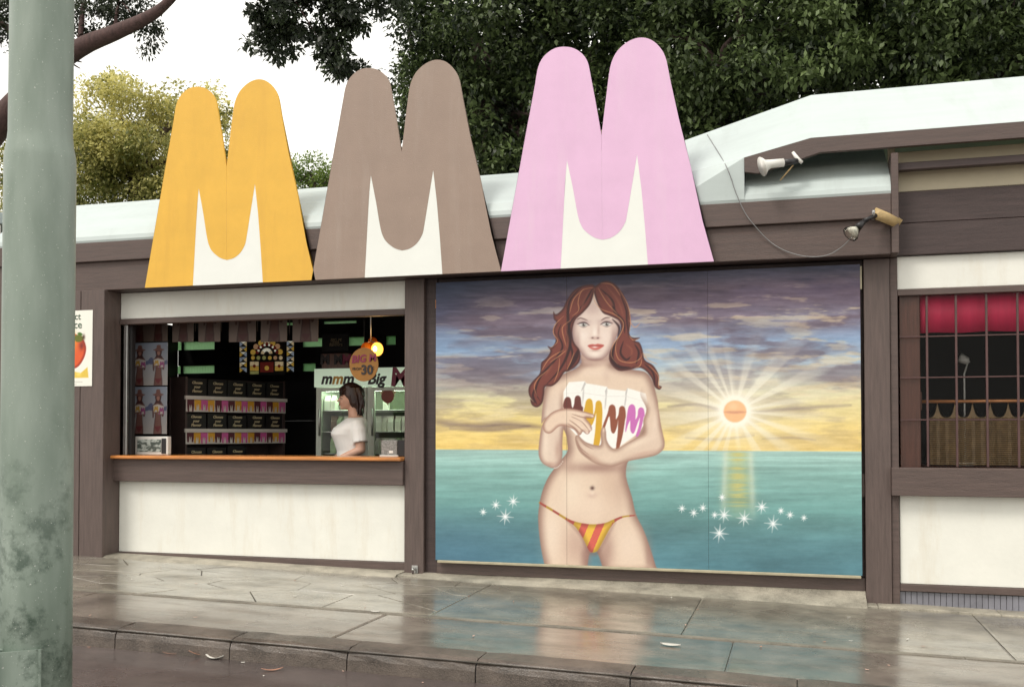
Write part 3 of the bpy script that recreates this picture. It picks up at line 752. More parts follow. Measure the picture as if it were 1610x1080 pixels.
    fan = 0 * sstep(.6, .8, vnoise((th + math.pi) * 7.0, r * 0 + 4, 15)) * np.exp(-((r - 105) / 42) ** 2) * .55 * (1 - a[:, 0]) * (np.sin(th) < -.35)
    C.C = C.C * (1 - fan[:, None]) + np.array((226, 230, 224)) / 255 * fan[:, None]
    glow = np.exp(-(r / 42) ** 2) * .75 * (1 - a[:, 0] * .6) + np.exp(-(r / 25) ** 4) * .9
    glow = np.clip(glow, 0, 1)
    C.C = C.C * (1 - glow[:, None]) + np.array((252, 248, 232)) / 255 * glow[:, None]
    C.fill(spl([(sx + 17.8 * math.cos(t), sy + 17.2 * math.sin(t)) for t in np.linspace(0, 6.28, 16)[:-1]]), (250, 192, 140), 1.2)
    C.stroke([(sx - 17, sy + 1), (sx, sy + 1.5), (sx + 17, sy + 1)], 4.0, (196, 130, 110), .6, 1.5)
    C.blob((sx - 3, sy - 8), (9, 6), (255, 214, 170), .6)
    # light road on the water
    lx = (px - (sx + 5)) / np.interp(py, [715, 830], [17, 21]); ly = sstep(.602, .61, v) * sstep(.86, .74, v)
    road = np.exp(-(lx ** 2) * 1.1) * ly * (.55 + .5 * sstep(.4, .6, fbm(px / 40, py / 2.8, 91, 2)))
    edge = np.exp(-((np.abs(lx) - 1.15) / .28) ** 2) * ly * .45
    C.C = C.C * (1 - edge[:, None]) + np.array((226, 234, 222)) / 255 * edge[:, None]
    road = np.clip(road * .8, 0, 1); C.C = C.C * (1 - road[:, None]) + np.array((206, 196, 116)) / 255 * road[:, None]
    # star glints
    for gx_, gy_, s in [(172, 852, 9), (215, 828, 12), (274, 816, 15), (247, 868, 19), (847, 840, 10), (887, 855, 11), (918, 838, 11), (958, 862, 9), (990, 862, 18), (983, 802, 9), (1058, 874, 19), (1118, 835, 16), (1183, 848, 9), (1214, 862, 10), (1156, 892, 20), (974, 924, 22), (1261, 872, 8)]:
        (qx, qy), = f3([(gx_, gy_)]); s = s / 2.16 * 1.15
        C.blob((qx, qy), s * .45, (236, 244, 248), .75)
        for an in (0.1, 0.9, 1.67, 2.4):
            k = s * (1.15 if an in (0.9, 2.4) else 1.3)
            C.stroke([(qx - k * math.cos(an), qy - k * math.sin(an)), (qx, qy), (qx + k * math.cos(an), qy + k * math.sin(an))], 1.3, (246, 250, 252), .9, .6)
    SK, SE = (228, 204, 182), (150, 116, 104)
    # hair behind the shoulders is painted first, then the figure
    torso = f2([(300, 60), (296, 200), (300, 285), (262, 340), (212, 402), (165, 475), (128, 575), (110, 690), (112, 790), (126, 910), (152, 1040), (160, 1080), (432, 1080), (432, 1030), (442, 962), (465, 946), (494, 948), (526, 1035), (530, 1080), (890, 1080), (878, 1040), (850, 950), (802, 812), (748, 700), (722, 590), (684, 460), (688, 375), (720, 320), (800, 165), (810, 60)])
    chest = f1([(430, 570), (425, 630), (385, 672), (320, 700), (230, 745), (180, 790), (160, 850), (170, 960), (300, 1060), (860, 1060), (960, 960), (950, 850), (925, 760), (880, 700), (800, 682), (700, 670), (640, 650), (612, 590)])
    C.shade(spl(torso), SK, SE, 17, power=.75)
    C.shade(spl(chest), SK, SE, 15, power=.75)
    for c, rr, col, op in [((470, 640), (60, 24), (158, 122, 112), .75), ((540, 700), (150, 30), (238, 216, 198), .5), ((600, 720), (26, 50), (196, 166, 152), .3), ((250, 880), (50, 90), (232, 208, 190), .5)]:
        (q,) = f1([c]); C.blob(q, (rr[0] / 4.5, rr[1] / 4.5), col, op)
    for c, rr, col, op in [((330, 560), (70, 150), (240, 222, 200), .65), ((560, 500), (60, 170), (206, 174, 152), .45), ((640, 520), (50, 150), (176, 140, 124), .35), ((455, 640), (120, 90), (238, 216, 196), .5), ((500, 395), (200, 34), (150, 112, 102), .7), ((310, 380), (40, 60), (176, 140, 126), .4),
                           ((200, 820), (60, 170), (240, 222, 204), .6), ((350, 900), (80, 140), (186, 150, 136), .55), ((420, 950), (36, 90), (150, 112, 104), .6), ((560, 930), (50, 130), (160, 122, 112), .65), ((700, 900), (90, 130), (238, 216, 198), .55), ((830, 980), (24, 110), (160, 124, 114), .5), ((462, 575), (30, 18), (196, 160, 146), .5)]:
        (q,) = f2([c]); C.blob(q, (rr[0] / 4.154, rr[1] / 4.154), col, op)
    (q,) = f2([(462, 528)]); C.blob(q, (3.2, 3.0), (84, 56, 52), .95); C.blob((q[0], q[1] + 8), (4, 4), (244, 226, 210), .5)
    # striped swimsuit bottom
    suit = f2([(120, 616), (130, 622), (215, 672), (300, 725), (345, 744), (400, 757), (470, 764), (545, 755), (600, 732), (660, 710), (735, 702), (735, 710), (665, 720), (610, 750), (575, 795), (540, 858), (512, 912), (490, 942), (462, 948), (440, 935), (418, 890), (385, 828), (345, 775), (298, 742), (210, 686), (118, 630)])
    C.stroke(spl(f2([(300, 742), (385, 835), (430, 925), (465, 955), (500, 945), (560, 840), (610, 755)]), False), 5, (130, 92, 86), .5, 3)
    i, d = C.sdf(spl(suit, True, 3), 3); al = np.clip(d / 1.2 + .5, 0, 1)
    sxp = (px[i] - 820) * 4.154; syp = (py[i] - 640) * 4.154
    ph = np.where(sxp < 300, sxp + (syp - 700) * .3, np.where(sxp > 600, sxp - 10, 300 + (sxp - 300 + (syp - 750) * .42)))
    stripe = (np.floor((ph + 4) / 50).astype(int) % 2)[:, None]
    col = np.where(stripe == 0, np.array((206, 92, 80))[None], np.array((226, 178, 62))[None]) / 255
    col = col * (0.80 + .25 * sstep(0, 9, d))[:, None]
    C.C[i] = C.C[i] * (1 - al[:, None]) + col * al[:, None]
    # cartons
    cart = f1([(296, 838), (334, 768), (446, 761), (458, 776), (604, 800), (614, 816), (738, 830), (750, 810), (878, 848), (893, 912), (872, 1050), (838, 1120), (700, 1220), (640, 1240), (520, 1240), (420, 1180), (330, 1080), (300, 940)])
    C.fill(np.array(cart), (246, 245, 240))
    for a_, b_ in [((452, 778), (425, 830)), ((604, 806), (598, 868)), ((600, 850), (590, 960)), ((748, 816), (735, 862)), ((742, 850), (728, 950)), ((440, 800), (432, 930))]:
        C.stroke(f1([a_, b_]), 2.2, (190, 186, 184), .8, .8)
    for tri in ([(446, 764), (456, 780), (420, 832)], [(606, 806), (596, 866), (590, 830)], [(736, 836), (750, 814), (738, 880)]): C.fill(np.array(f1(tri)), (196, 192, 190))
    C.stroke(f1([(300, 850), (420, 842), (600, 868), (740, 868), (890, 912)]), .9, (214, 212, 208), .7, .6)
    def carton_m(h1, h2, valley, l0, r0, ins, col, w=1.0):
        """two rounded humps and three drips"""
        (x1, y1), (x2, y2) = h1, h2
        body = [l0, (x1 - 34 * w, y1 + 62), (x1 - 22 * w, y1 + 14), (x1, y1), (x1 + 20 * w, y1 + 16), (x1 + 26 * w, y1 + 60), valley, (x2 - 26 * w, y2 + 60), (x2 - 20 * w, y2 + 14), (x2, y2), (x2 + 20 * w, y2 + 16), (x2 + 26 * w, y2 + 70)] + r0 + ins
        C.fill(spl(f1(body), True, 3), col)
    carton_m((328, 872), (398, 862), (362, 950), (302, 960), [(436, 950), (425, 1000)], [(400, 1010), (350, 1010), (310, 1000)], (108, 56, 50))
    carton_m((480, 884), (546, 898), (508, 1000), (432, 1010), [(572, 1000), (566, 1110), (545, 1225), (508, 1228), (520, 1120), (528, 990)], [(516, 1030), (495, 1075), (468, 1060), (450, 1020)], (218, 168, 44))
    carton_m((642, 926), (712, 936), (668, 1030), (572, 1085), [(732, 1040), (716, 1140), (690, 1235), (668, 1238), (680, 1130), (682, 1040)], [(676, 1080), (655, 1130), (632, 1110), (622, 1010), (600, 1060), (582, 1108)], (146, 80, 58))
    carton_m((782, 924), (846, 946), (806, 1030), (734, 1100), [(866, 1010), (848, 1090), (826, 1150), (808, 1148), (826, 1090), (838, 1020)], [(820, 1060), (794, 1130), (770, 1110), (768, 1040), (750, 1080), (738, 1120)], (204, 110, 186))
    # her left arm (right in the picture): upper arm, bent elbow, forearm, hand under the cartons
    armR = f1([(838, 850), (880, 760), (930, 770), (956, 850), (968, 940), (985, 1060), (1000, 1130)]) + f2([(935, 232), (925, 275), (880, 312), (800, 332), (700, 352), (610, 385), (560, 388), (480, 366), (410, 320), (372, 280), (352, 225), (352, 190), (372, 182), (392, 205), (430, 232), (500, 250), (520, 232), (516, 170), (526, 134), (545, 134), (552, 165), (556, 212), (580, 255), (620, 272), (690, 232), (770, 186), (800, 160), (795, 90), (815, 10)])
    C.shade(spl(armR, True, 4), (224, 200, 180), (166, 132, 116), 9, power=.8, fade=(602, 650))
    for c, rr, col, op, an in [((760, 235), (110, 20), (240, 220, 200), .7, -.38), ((870, 110), (20, 90), (236, 214, 196), .6, .1), ((560, 325), (70, 24), (236, 212, 190), .6, -.1), ((800, 300), (100, 12), (196, 156, 140), .5, -.2), ((470, 330), (50, 16), (180, 140, 120), .4, .5)]:
        (q,) = f2([c]); C.blob(q, (rr[0] / 4.154, rr[1] / 4.154), col, op, an)
    for ln in ([(358, 215), (385, 265), (440, 310)], [(365, 245), (400, 295), (455, 338)], [(385, 215), (420, 250), (470, 275)]): C.stroke(spl(f2(ln), False), 1.1, (140, 98, 84), .75, .6)
    C.blob(f2([(536, 150)])[0], (1.7, 3.2), (240, 214, 198), .8)
    # her right arm (left in the picture) and the hand lying over the cartons
    armL = f1([(230, 742), (180, 792), (158, 850), (148, 950), (140, 1060)]) + f2([(152, 80), (128, 140), (114, 240), (112, 310), (132, 360), (175, 388), (212, 398), (246, 376), (266, 322), (266, 240), (272, 160), (280, 122), (290, 70), (300, 20)]) + f1([(300, 1000), (290, 880), (300, 780)])
    C.shade(spl(armL, True, 4), (226, 204, 186), (164, 130, 118), 9, power=.8, fade=(600, 650))
    for c, rr, col, op, an in [((160, 230), (18, 100), (240, 222, 204), .6, 0), ((235, 280), (18, 70), (172, 132, 118), .5, 0), ((200, 370), (40, 14), (188, 148, 132), .5, 0)]:
        (q,) = f2([c]); C.blob(q, (rr[0] / 4.154, rr[1] / 4.154), col, op, an)
    hand = f2([(140, 110), (175, 55), (222, 22), (285, 8), (345, 12), (410, 28), (468, 46), (478, 58), (462, 70), (420, 70), (452, 112), (460, 146), (448, 158), (440, 172), (424, 176), (402, 158), (388, 176), (372, 182), (346, 150), (310, 132), (278, 122), (240, 128), (190, 170), (150, 160)])
    C.shade(spl(hand, True, 4), (232, 206, 184), (164, 122, 106), 6, power=.7)
    for ln in ([(330, 45), (400, 66), (462, 72)], [(325, 62), (390, 92), (440, 150)], [(312, 84), (360, 118), (420, 172)], [(300, 105), (345, 135), (385, 178)]): C.stroke(spl(f2(ln), False), 1.3, (134, 92, 78), .85, .6)
    for ln in ([(300, 30), (390, 40), (455, 56)], [(345, 62), (410, 100), (448, 140)], [(340, 90), (385, 125), (425, 165)]): C.stroke(spl(f2(ln), False), 2.4, (244, 222, 202), .6, 1.2)
    for q in f2([(462, 58), (448, 146), (428, 166)]): C.blob(q, (2.3, 1.6), (250, 232, 222), .8, .7)
    for k in range(7): C.blob(f2([(214 + k * 9, 398 - k * k * 1.2)])[0], 1.0, (246, 240, 232), .8)
    # face
    C.fill(spl(f1([(428, 540), (432, 620), (470, 650), (560, 650), (622, 630), (622, 540)])), (196, 166, 152), soft=5, op=.8)
    face = f1([(515, 110), (430, 230), (372, 320), (358, 400), (374, 490), (412, 552), (455, 600), (518, 618), (580, 602), (628, 550), (666, 465), (692, 390), (690, 310), (600, 200)])
    C.shade(spl(face), (232, 212, 200), (160, 128, 122), 11, power=.7)
    for c, rr, col, op in [((500, 250), (60, 50), (196, 164, 158), .5), ((440, 440), (34, 40), (244, 230, 220), .7), ((590, 440), (34, 40), (240, 222, 212), .55), ((520, 570), (40, 22), (244, 230, 218), .7), ((518, 420), (14, 40), (246, 234, 224), .8), ((545, 400), (9, 50), (190, 156, 146), .5), ((400, 470), (16, 70), (170, 136, 130), .4), ((650, 440), (18, 80), (166, 132, 126), .5),
                           ((435, 345), (50, 20), (150, 118, 120), .55), ((600, 342), (52, 20), (146, 114, 116), .55), ((520, 456), (30, 10), (158, 116, 108), .7), ((520, 545), (30, 7), (176, 136, 124), .6), ((520, 610), (70, 10), (146, 108, 100), .5)]:
        (q,) = f1([c]); C.blob(q, (rr[0] / 4.5, rr[1] / 4.5), col, op)
    for q in f1([(503, 455), (540, 457)]): C.blob(q, (1.7, 1.1), (84, 50, 50), .9)
    C.blob(f1([(520, 452)])[0], (3, 2), (236, 212, 200), .6)
    for (ex, ey), sgn in (((438, 364), 1), ((602, 360), -1)):
        C.fill(spl(f1([(ex - 34, ey + 1), (ex - 12, ey - 12), (ex + 14, ey - 11), (ex + 32, ey + 3), (ex + 10, ey + 12), (ex - 14, ey + 12)])), (222, 218, 214))
        C.blob(f1([(ex + 2, ey)])[0], (2.8, 2.7), (92, 90, 82), .95); C.blob(f1([(ex + 2, ey)])[0], (1.5, 1.6), (30, 26, 28), 1.0); C.blob(f1([(ex + 8, ey - 6)])[0], .8, (255, 255, 255), 1)
        C.stroke(spl(f1([(ex - 46, ey - 2 + (4 if sgn < 0 else -4)), (ex - 14, ey - 15), (ex + 14, ey - 15), (ex + 44, ey + (-6 if sgn < 0 else 4))]), False), 2.0, (62, 40, 46), .95, .6)
        C.stroke(spl(f1([(ex - 34, ey + 2), (ex, ey + 17), (ex + 34, ey + 3)]), False), .9, (120, 88, 88), .7, .6)
    C.stroke(spl(f1([(392, 326), (420, 316), (468, 332)]), False), 1.7, (84, 54, 54), .85, .6)
    C.stroke(spl(f1([(562, 332), (595, 314), (630, 312)]), False), 1.7, (84, 54, 54), .85, .6)
    C.fill(spl(f1([(468, 510), (500, 499), (520, 502), (542, 497), (584, 508), (552, 534), (522, 540), (492, 533)])), (200, 98, 88))
    C.stroke(spl(f1([(470, 510), (505, 514), (545, 513), (582, 508)]), False), 1.2, (130, 54, 54), .9, .6)
    C.blob(f1([(518, 521)])[0], (4.5, 1.3), (250, 232, 226), .95)
    # hair
    H0, HD, HL = (118, 58, 50), (46, 24, 28), (214, 150, 102)
    hl = f1([(516, 84), (440, 84), (372, 118), (322, 186), (292, 248), (244, 290), (226, 268), (228, 322), (246, 348), (222, 402), (242, 470), (216, 520), (184, 514), (204, 548), (178, 596), (140, 632), (130, 704), (88, 752), (52, 802), (54, 862), (86, 908), (62, 888), (74, 930), (110, 946), (146, 916), (160, 850), (168, 800), (216, 796), (262, 760), (302, 700), (334, 690), (390, 650), (416, 600), (410, 540), (374, 490), (358, 420), (378, 332), (432, 280), (482, 222), (506, 160)])
    hr = f1([(508, 110), (530, 84), (580, 55), (632, 58), (684, 98), (732, 170), (762, 260), (772, 340), (762, 420), (784, 452), (838, 454), (802, 474), (836, 490), (856, 540), (872, 610), (932, 650), (972, 722), (966, 784), (992, 800), (974, 822), (942, 800), (920, 742), (880, 690), (830, 666), (762, 682), (690, 688), (642, 652), (618, 600), (630, 540), (672, 468), (702, 398), (690, 336), (622, 300), (572, 276), (532, 202)])
    for h in (hl, hr): C.shade(spl(h, True, 4), H0, (72, 38, 38), 5)
    for ln, wd in [([(420, 100), (340, 200), (330, 330), (345, 450), (330, 560), (270, 680), (180, 780)], 4.5), ([(380, 300), (340, 360), (330, 460), (360, 560), (350, 640)], 4), ([(280, 360), (260, 430), (290, 520), (230, 620), (140, 720), (100, 830), (130, 900)], 3.2), ([(400, 540), (380, 600), (330, 680)], 7), ([(500, 110), (460, 180), (400, 270)], 3), ([(560, 110), (640, 190), (660, 270), (720, 340), (730, 420)], 4.5), ([(700, 150), (740, 260), (745, 340), (755, 420)], 3), ([(660, 500), (640, 600), (690, 660), (770, 665)], 6), ([(720, 480), (700, 560), (740, 610), (780, 580)], 3.5), ([(800, 500), (830, 560), (810, 640)], 3.4), ([(870, 640), (930, 700), (945, 790)], 3.2), ([(640, 320), (690, 380), (680, 450)], 3.5), ([(110, 790), (80, 860), (110, 925)], 3)]:
        C.stroke(spl(f1(ln), False), wd, HD, .85, .8)
    for ln in [[(510, 100), (430, 120), (400, 200), (405, 260), (360, 300)], [(515, 100), (512, 180), (560, 250), (660, 290), (720, 350), (700, 430), (650, 500), (635, 580), (680, 640)], [(300, 300), (240, 360), (225, 420), (255, 480), (200, 530)], [(350, 330), (290, 380), (300, 460), (320, 520)], [(320, 540), (270, 580), (200, 630)], [(300, 540), (200, 600), (140, 690)], [(270, 600), (260, 690), (230, 770)], [(190, 680), (120, 740), (90, 800), (110, 870)], [(370, 560), (350, 620), (320, 680)], [(700, 420), (665, 520), (690, 610), (780, 630), (840, 600), (855, 560)], [(760, 440), (790, 470), (830, 465)], [(850, 600), (840, 650), (800, 668)], [(690, 110), (750, 220), (770, 330), (765, 410)], [(560, 70), (640, 80), (700, 160)], [(900, 650), (965, 720), (970, 800), (990, 805)], [(540, 100), (600, 200), (680, 290)], [(440, 110), (370, 180), (340, 280)], [(760, 330), (800, 380), (840, 350)], [(860, 560), (890, 610), (960, 640)]]:
        C.stroke(spl(f1(ln), False), 1.15, HL, .85, .55)
    for ln in [[(480, 120), (440, 200), (420, 260)], [(600, 90), (680, 190), (720, 300)], [(310, 400), (330, 480), (310, 560)], [(740, 500), (780, 540), (770, 600)], [(220, 640), (170, 720)], [(600, 150), (650, 230)]]:
        C.stroke(spl(f1(ln), False), 3.0, (146, 82, 64), .7, 1.4)
    # faint vertical joins and overall fade of an outdoor print
    g = fbm(px / 2.2, py / 2.2, 99, 2)
    C.C = np.clip(C.C * (0.985 + .03 * g)[:, None], 0, 1)
    lum = C.C.mean(1, keepdims=True); C.C = lum + (C.C - lum) * .95; C.C = C.C * .97 + .02        # sun-faded
    return C.C
M['mural'] = mat_attr('mural_paint', 0.38, 0.4)
mural = thing('mural', 'painted mural of a red-haired woman holding cartons before a sea sunset', 'mural', ((MX0 + MX1) / 2, MY, MZ0))
w3 = (MX1 - MX0) / 3
for k in range(3):
    painted_board('mural_panel', MX0 + k * w3 + (0.001 if k else 0), MX0 + (k + 1) * w3 - 0.001, MZ0, MZ1, MY + (0.001 if k == 1 else 0), 0.012, 0.0052, paint_mural, M['mural'], mural)
box('bottom_batten', MX0 + 0.02, MX1 - 0.01, MY - 0.012, MY + 0.045, MZ0 - 0.024, MZ0 - 0.001, M['batten'], mural)
box('side_batten', MX1 - 0.004, MX1 + 0.014, MY + 0.013, MY + 0.045, 2.55, 2.74, M['batten'], mural)
box('side_batten', MX0 - 0.012, MX0 + 0.02, MY + 0.014, MY + 0.07, 2.52, 2.60, M['counter'], mural)

# bolt plate at the foot of the middle post
br = thing('bolt_plate', 'small rusty bolt plate at the foot of the middle post', 'bracket', (-3.36, -0.01, 0.09))
box('plate', -3.39, -3.33, -0.016, -0.006, 0.10, 0.17, M['steel'], br, 0.002)
tube('bolt', [(-3.36, -0.006, 0.14), (-3.36, -0.07, 0.14)], 0.012, M['steel'], br)
tube('hook', [(-3.36, -0.06, 0.14), (-3.36, -0.062, 0.09)], 0.009, M['timber_dark'], br)

# ================================================================== LAMPS ON THE EAVE AND THE CABLE
M['wood_arm'] = mat('raw_wood', (0.50, 0.36, 0.17), 0.6, 0.25, 5, (1, 6, 6))
M['bulb'] = mat_glass('bulb_glass', (0.93, 0.93, 0.88), 1.35, 0.05)
M['lamp_white'] = mat('lamp_white', (0.78, 0.77, 0.72), 0.3, 0.08)
M['cable'] = mat('cable', (0.05, 0.045, 0.045), 0.5, 0.2)
M['cable_pale'] = mat('cable_pale', (0.22, 0.22, 0.22), 0.5, 0.15)
def c5(x, y, Y): return P(1150 + x / 5.4, 220 + y / 5.4, Y)
a = c5(1225, 625, -0.30); b = c5(1395, 690, -0.22)
lamp = thing('floodlight', 'bare clear floodlight bulb on a wooden arm below the canopy', 'lamp', b)
tube('wooden_arm', [a, b + Vector((0.02, 0.06, 0.0))], [0.052, 0.052], M['wood_arm'], lamp, 4)
h0, h1, h2 = c5(1205, 640, -0.33), c5(1130, 690, -0.36), c5(1065, 750, -0.38)
tube('bracket', [h0 + Vector((0.02, 0.02, 0)), (h0 + h1) / 2, h1], [0.02, 0.014, 0.02], M['black'], lamp)
tube('holder', [h1, (h1 + h2) / 2, h2], [0.018, 0.026, 0.034], M['black'], lamp, 12)
tube('wing_nut', [h0 + Vector((0.0, -0.03, 0.03)), h0 + Vector((0.0, 0.03, -0.03))], 0.012, M['steel'], lamp, 6)
d = (h2 - h1).normalized()
tube('reflector_bulb', [h2 - d * 0.01, h2 + d * 0.03, h2 + d * 0.06, h2 + d * 0.085, h2 + d * 0.095], [0.032, 0.045, 0.066, 0.062, 0.02], M['bulb'], lamp, 16)
tube('filament_cup', [h2, h2 + d * 0.05, h2 + d * 0.055], [0.02, 0.052, 0.02], M['lamp_white'], lamp, 16)
s0, s1, s2, s3 = c5(270, 225, -0.38), c5(330, 205, -0.36), c5(440, 195, -0.32), c5(560, 180, -0.27)
spot = thing('spotlight', 'white trumpet-shaped spotlight clamped under the canopy end', 'lamp', s3)
tube('shade', [s0 - (s1 - s0) * 0.2, s0, s0 + (s1 - s0) * .4, s1, s2], [0.080, 0.072, 0.046, 0.034, 0.034], M['lamp_white'], spot, 20)
tube('holder', [s2, s3], [0.028, 0.022], M['black'], spot, 10)
tube('clamp', [c5(520, 105, -0.27), c5(560, 160, -0.27), c5(600, 195, -0.27)], [0.012, 0.017, 0.014], M['lamp_white'], spot, 8)
tube('clamp_screw', [s3, Vector((s3.x + 0.01, -0.21, s3.z + 0.035))], 0.012, M['steel'], spot, 6)
tube('rod', [c5(525, 215, -0.27), c5(415, 345, -0.2)], 0.006, M['wood_arm'], spot, 6)
bpy.context.view_layer.update()
from mathutils.bvhtree import BVHTree
_rv, _rf = [], []
for o in K.children:
    if o.name.startswith(('roof', 'canopy_roof', 'fascia_board')):
        n0 = len(_rv); _rv += [o.matrix_world @ q.co for q in o.data.vertices]; _rf += [tuple(i + n0 for i in p.vertices) for p in o.data.polygons]
_bvh = BVHTree.FromPolygons(_rv, _rf)
def on_roof(px, py, off=0.012):
    d = Vector(ray(px, py)).normalized(); hit = _bvh.ray_cast(Vector((0, -CAM_D, CAM_H)), d)
    return hit[0] - d * off
cab = [on_roof(*q) for q in ((1112, 212), (1122, 228), (1132, 244), (1142, 262), (1150, 282))] + [on_roof(1150 + x / 5.4, 220 + y / 5.4, .02) for x, y in ((30, 430), (110, 610), (190, 720), (310, 850), (440, 935))] + [c5(600, 985, -0.21), c5(740, 992, -0.23), c5(850, 965, -0.25), c5(960, 890, -0.29), c5(1040, 800, -0.33), h1]
cb = [Vector((q[0], 0, q[1])) for q in spl([(p.x, p.z) for p in cab], False, 4)]
ys = [q[0] for q in spl([(p.y, 0) for p in cab], False, 4)]
for p, y in zip(cb, ys): p.y = y
tag(tube('lamp_cable', cb, 0.0038, M['cable_pale'], None, 6), 'thin slack cable drooping from the roof to the floodlight', 'cable')

# ================================================================== STREET POLE
def mat_pole():
    m, nt, bs = newmat('pole_paint'); N, L = nt.nodes, nt.links
    tc = N.new('ShaderNodeTexCoord'); mp = N.new('ShaderNodeMapping'); mp.inputs['Scale'].default_value = (3, 3, 0.7); L.new(tc.outputs['Object'], mp.inputs['Vector'])
    n1 = N.new('ShaderNodeTexNoise'); n1.inputs['Scale'].default_value = 3; n1.inputs['Detail'].default_value = 7; L.new(mp.outputs[0], n1.inputs['Vector'])
    r1 = N.new('ShaderNodeValToRGB'); r1.color_ramp.elements[0].color = (0.165, 0.215, 0.175, 1); r1.color_ramp.elements[1].color = (0.27, 0.325, 0.28, 1)
    r1.color_ramp.elements[0].position = .3; r1.color_ramp.elements[1].position = .7; L.new(n1.outputs['Fac'], r1.inputs['Fac'])
    n2 = N.new('ShaderNodeTexNoise'); n2.inputs['Scale'].default_value = 5.5; n2.inputs['Detail'].default_value = 8; n2.inputs['Roughness'].default_value = .72; L.new(tc.outputs['Object'], n2.inputs['Vector'])
    r2 = N.new('ShaderNodeValToRGB'); r2.color_ramp.elements[0].position = .50; r2.color_ramp.elements[1].position = .62; L.new(n2.outputs['Fac'], r2.inputs['Fac'])
    # scuffs and lichen gather on the lower two metres
    sp = N.new('ShaderNodeSeparateXYZ'); L.new(tc.outputs['Object'], sp.inputs[0])
    mr = N.new('ShaderNodeMapRange'); mr.inputs[1].default_value = 1.6; mr.inputs[2].default_value = .8; mr.inputs[3].default_value = 0; mr.inputs[4].default_value = .9; L.new(sp.outputs['Z'], mr.inputs[0])
    mu = N.new('ShaderNodeMath'); mu.operation = 'MULTIPLY'; L.new(r2.outputs['Color'], mu.inputs[0]); L.new(mr.outputs[0], mu.inputs[1])
    mx = N.new('ShaderNodeMix'); mx.data_type = 'RGBA'; mx.inputs[7].default_value = (0.045, 0.075, 0.055, 1); L.new(mu.outputs[0], mx.inputs[0]); L.new(r1.outputs[0], mx.inputs[6])
    n3 = N.new('ShaderNodeTexNoise'); n3.inputs['Scale'].default_value = 120; n3.inputs['Detail'].default_value = 2; L.new(tc.outputs['Object'], n3.inputs['Vector'])
    r3 = N.new('ShaderNodeValToRGB'); r3.color_ramp.elements[0].position = .70; r3.color_ramp.elements[1].position = .74; L.new(n3.outputs['Fac'], r3.inputs['Fac'])
    m2 = N.new('ShaderNodeMix'); m2.data_type = 'RGBA'; m2.inputs[7].default_value = (0.5, 0.52, 0.48, 1); L.new(r3.outputs['Color'], m2.inputs[0]); L.new(mx.outputs[2], m2.inputs[6])
    L.new(m2.outputs[2], bs.inputs['Base Color']); bs.inputs['Roughness'].default_value = .48
    bp = N.new('ShaderNodeBump'); bp.inputs['Strength'].default_value = .12; bp.inputs['Distance'].default_value = .01; L.new(n2.outputs['Fac'], bp.inputs['Height']); L.new(bp.outputs['Normal'], bs.inputs['Normal'])
    return m
M['pole'] = mat_pole()
dp = ray(60, 600); pz = 4.3; pc = Vector((dp[0] * pz, -CAM_D + dp[1] * pz, 0)); gz0 = ground(pc.x) - 0.13
pole = thing('street_pole', 'stained pale green steel street pole standing in the foreground', 'pole', (pc.x, pc.y, gz0))
def zpole(py): return CAM_H + pz * (ray(60, py)[2])
zs = zpole(232); rw = 52.5 / F_PX * pz; rn = 47 / F_PX * pz
prof = [(rw * 1.03, gz0 + 0.06), (rw * 1.01, gz0 + 0.8), (rw, 1.6), (rw * 1.0, zs - 0.06), (rw * .985, zs - 0.03), (rw * .93, zs + .01), (rn * 1.0, zs + 0.06), (rn * .99, zs + 1.5), (rn * .9, 7.5), (0.02, 7.52)]
v, f = lathe_vf([(r_, h_) for r_, h_ in prof], (pc.x, pc.y, 0), 40)
mesh_obj('shaft', v, f, M['pole'], pole, True)
v, f = lathe_vf([(rw * 1.7, gz0 - 0.02), (rw * 1.7, gz0 + 0.05), (rw * 1.5, gz0 + 0.07), (rw * 0.9, gz0 + 0.075)], (pc.x, pc.y, 0), 32)
mesh_obj('footing', v, f, M['dry_concrete'], pole)
dcam = Vector((-pc.x, -CAM_D - pc.y, 0)).normalized(); sid = dcam.cross(Vector((0, 0, 1)))
hz1 = zpole(1012); bm = bmesh.new()
bmesh.ops.create_cube(bm, size=1)
cc = pc + dcam * rw * .80 - Vector((sid.x, sid.y, 0)) * rw * .42 * (-1)
for vtx in bm.verts:
    p = vtx.co.copy(); w_ = sid * p.x * rw * 1.08 + dcam * p.y * rw * .62; zz = gz0 + .07 if p.z < 0 else hz1
    vtx.co = Vector((pc.x, pc.y, 0)) + dcam * rw * .78 + sid * (rw * .46) + w_ + Vector((0, 0, zz))
bmesh.ops.bevel(bm, geom=bm.edges[:], offset=.012, segments=3, affect='EDGES')
bm_to('access_box', bm, M['pole'], pole)

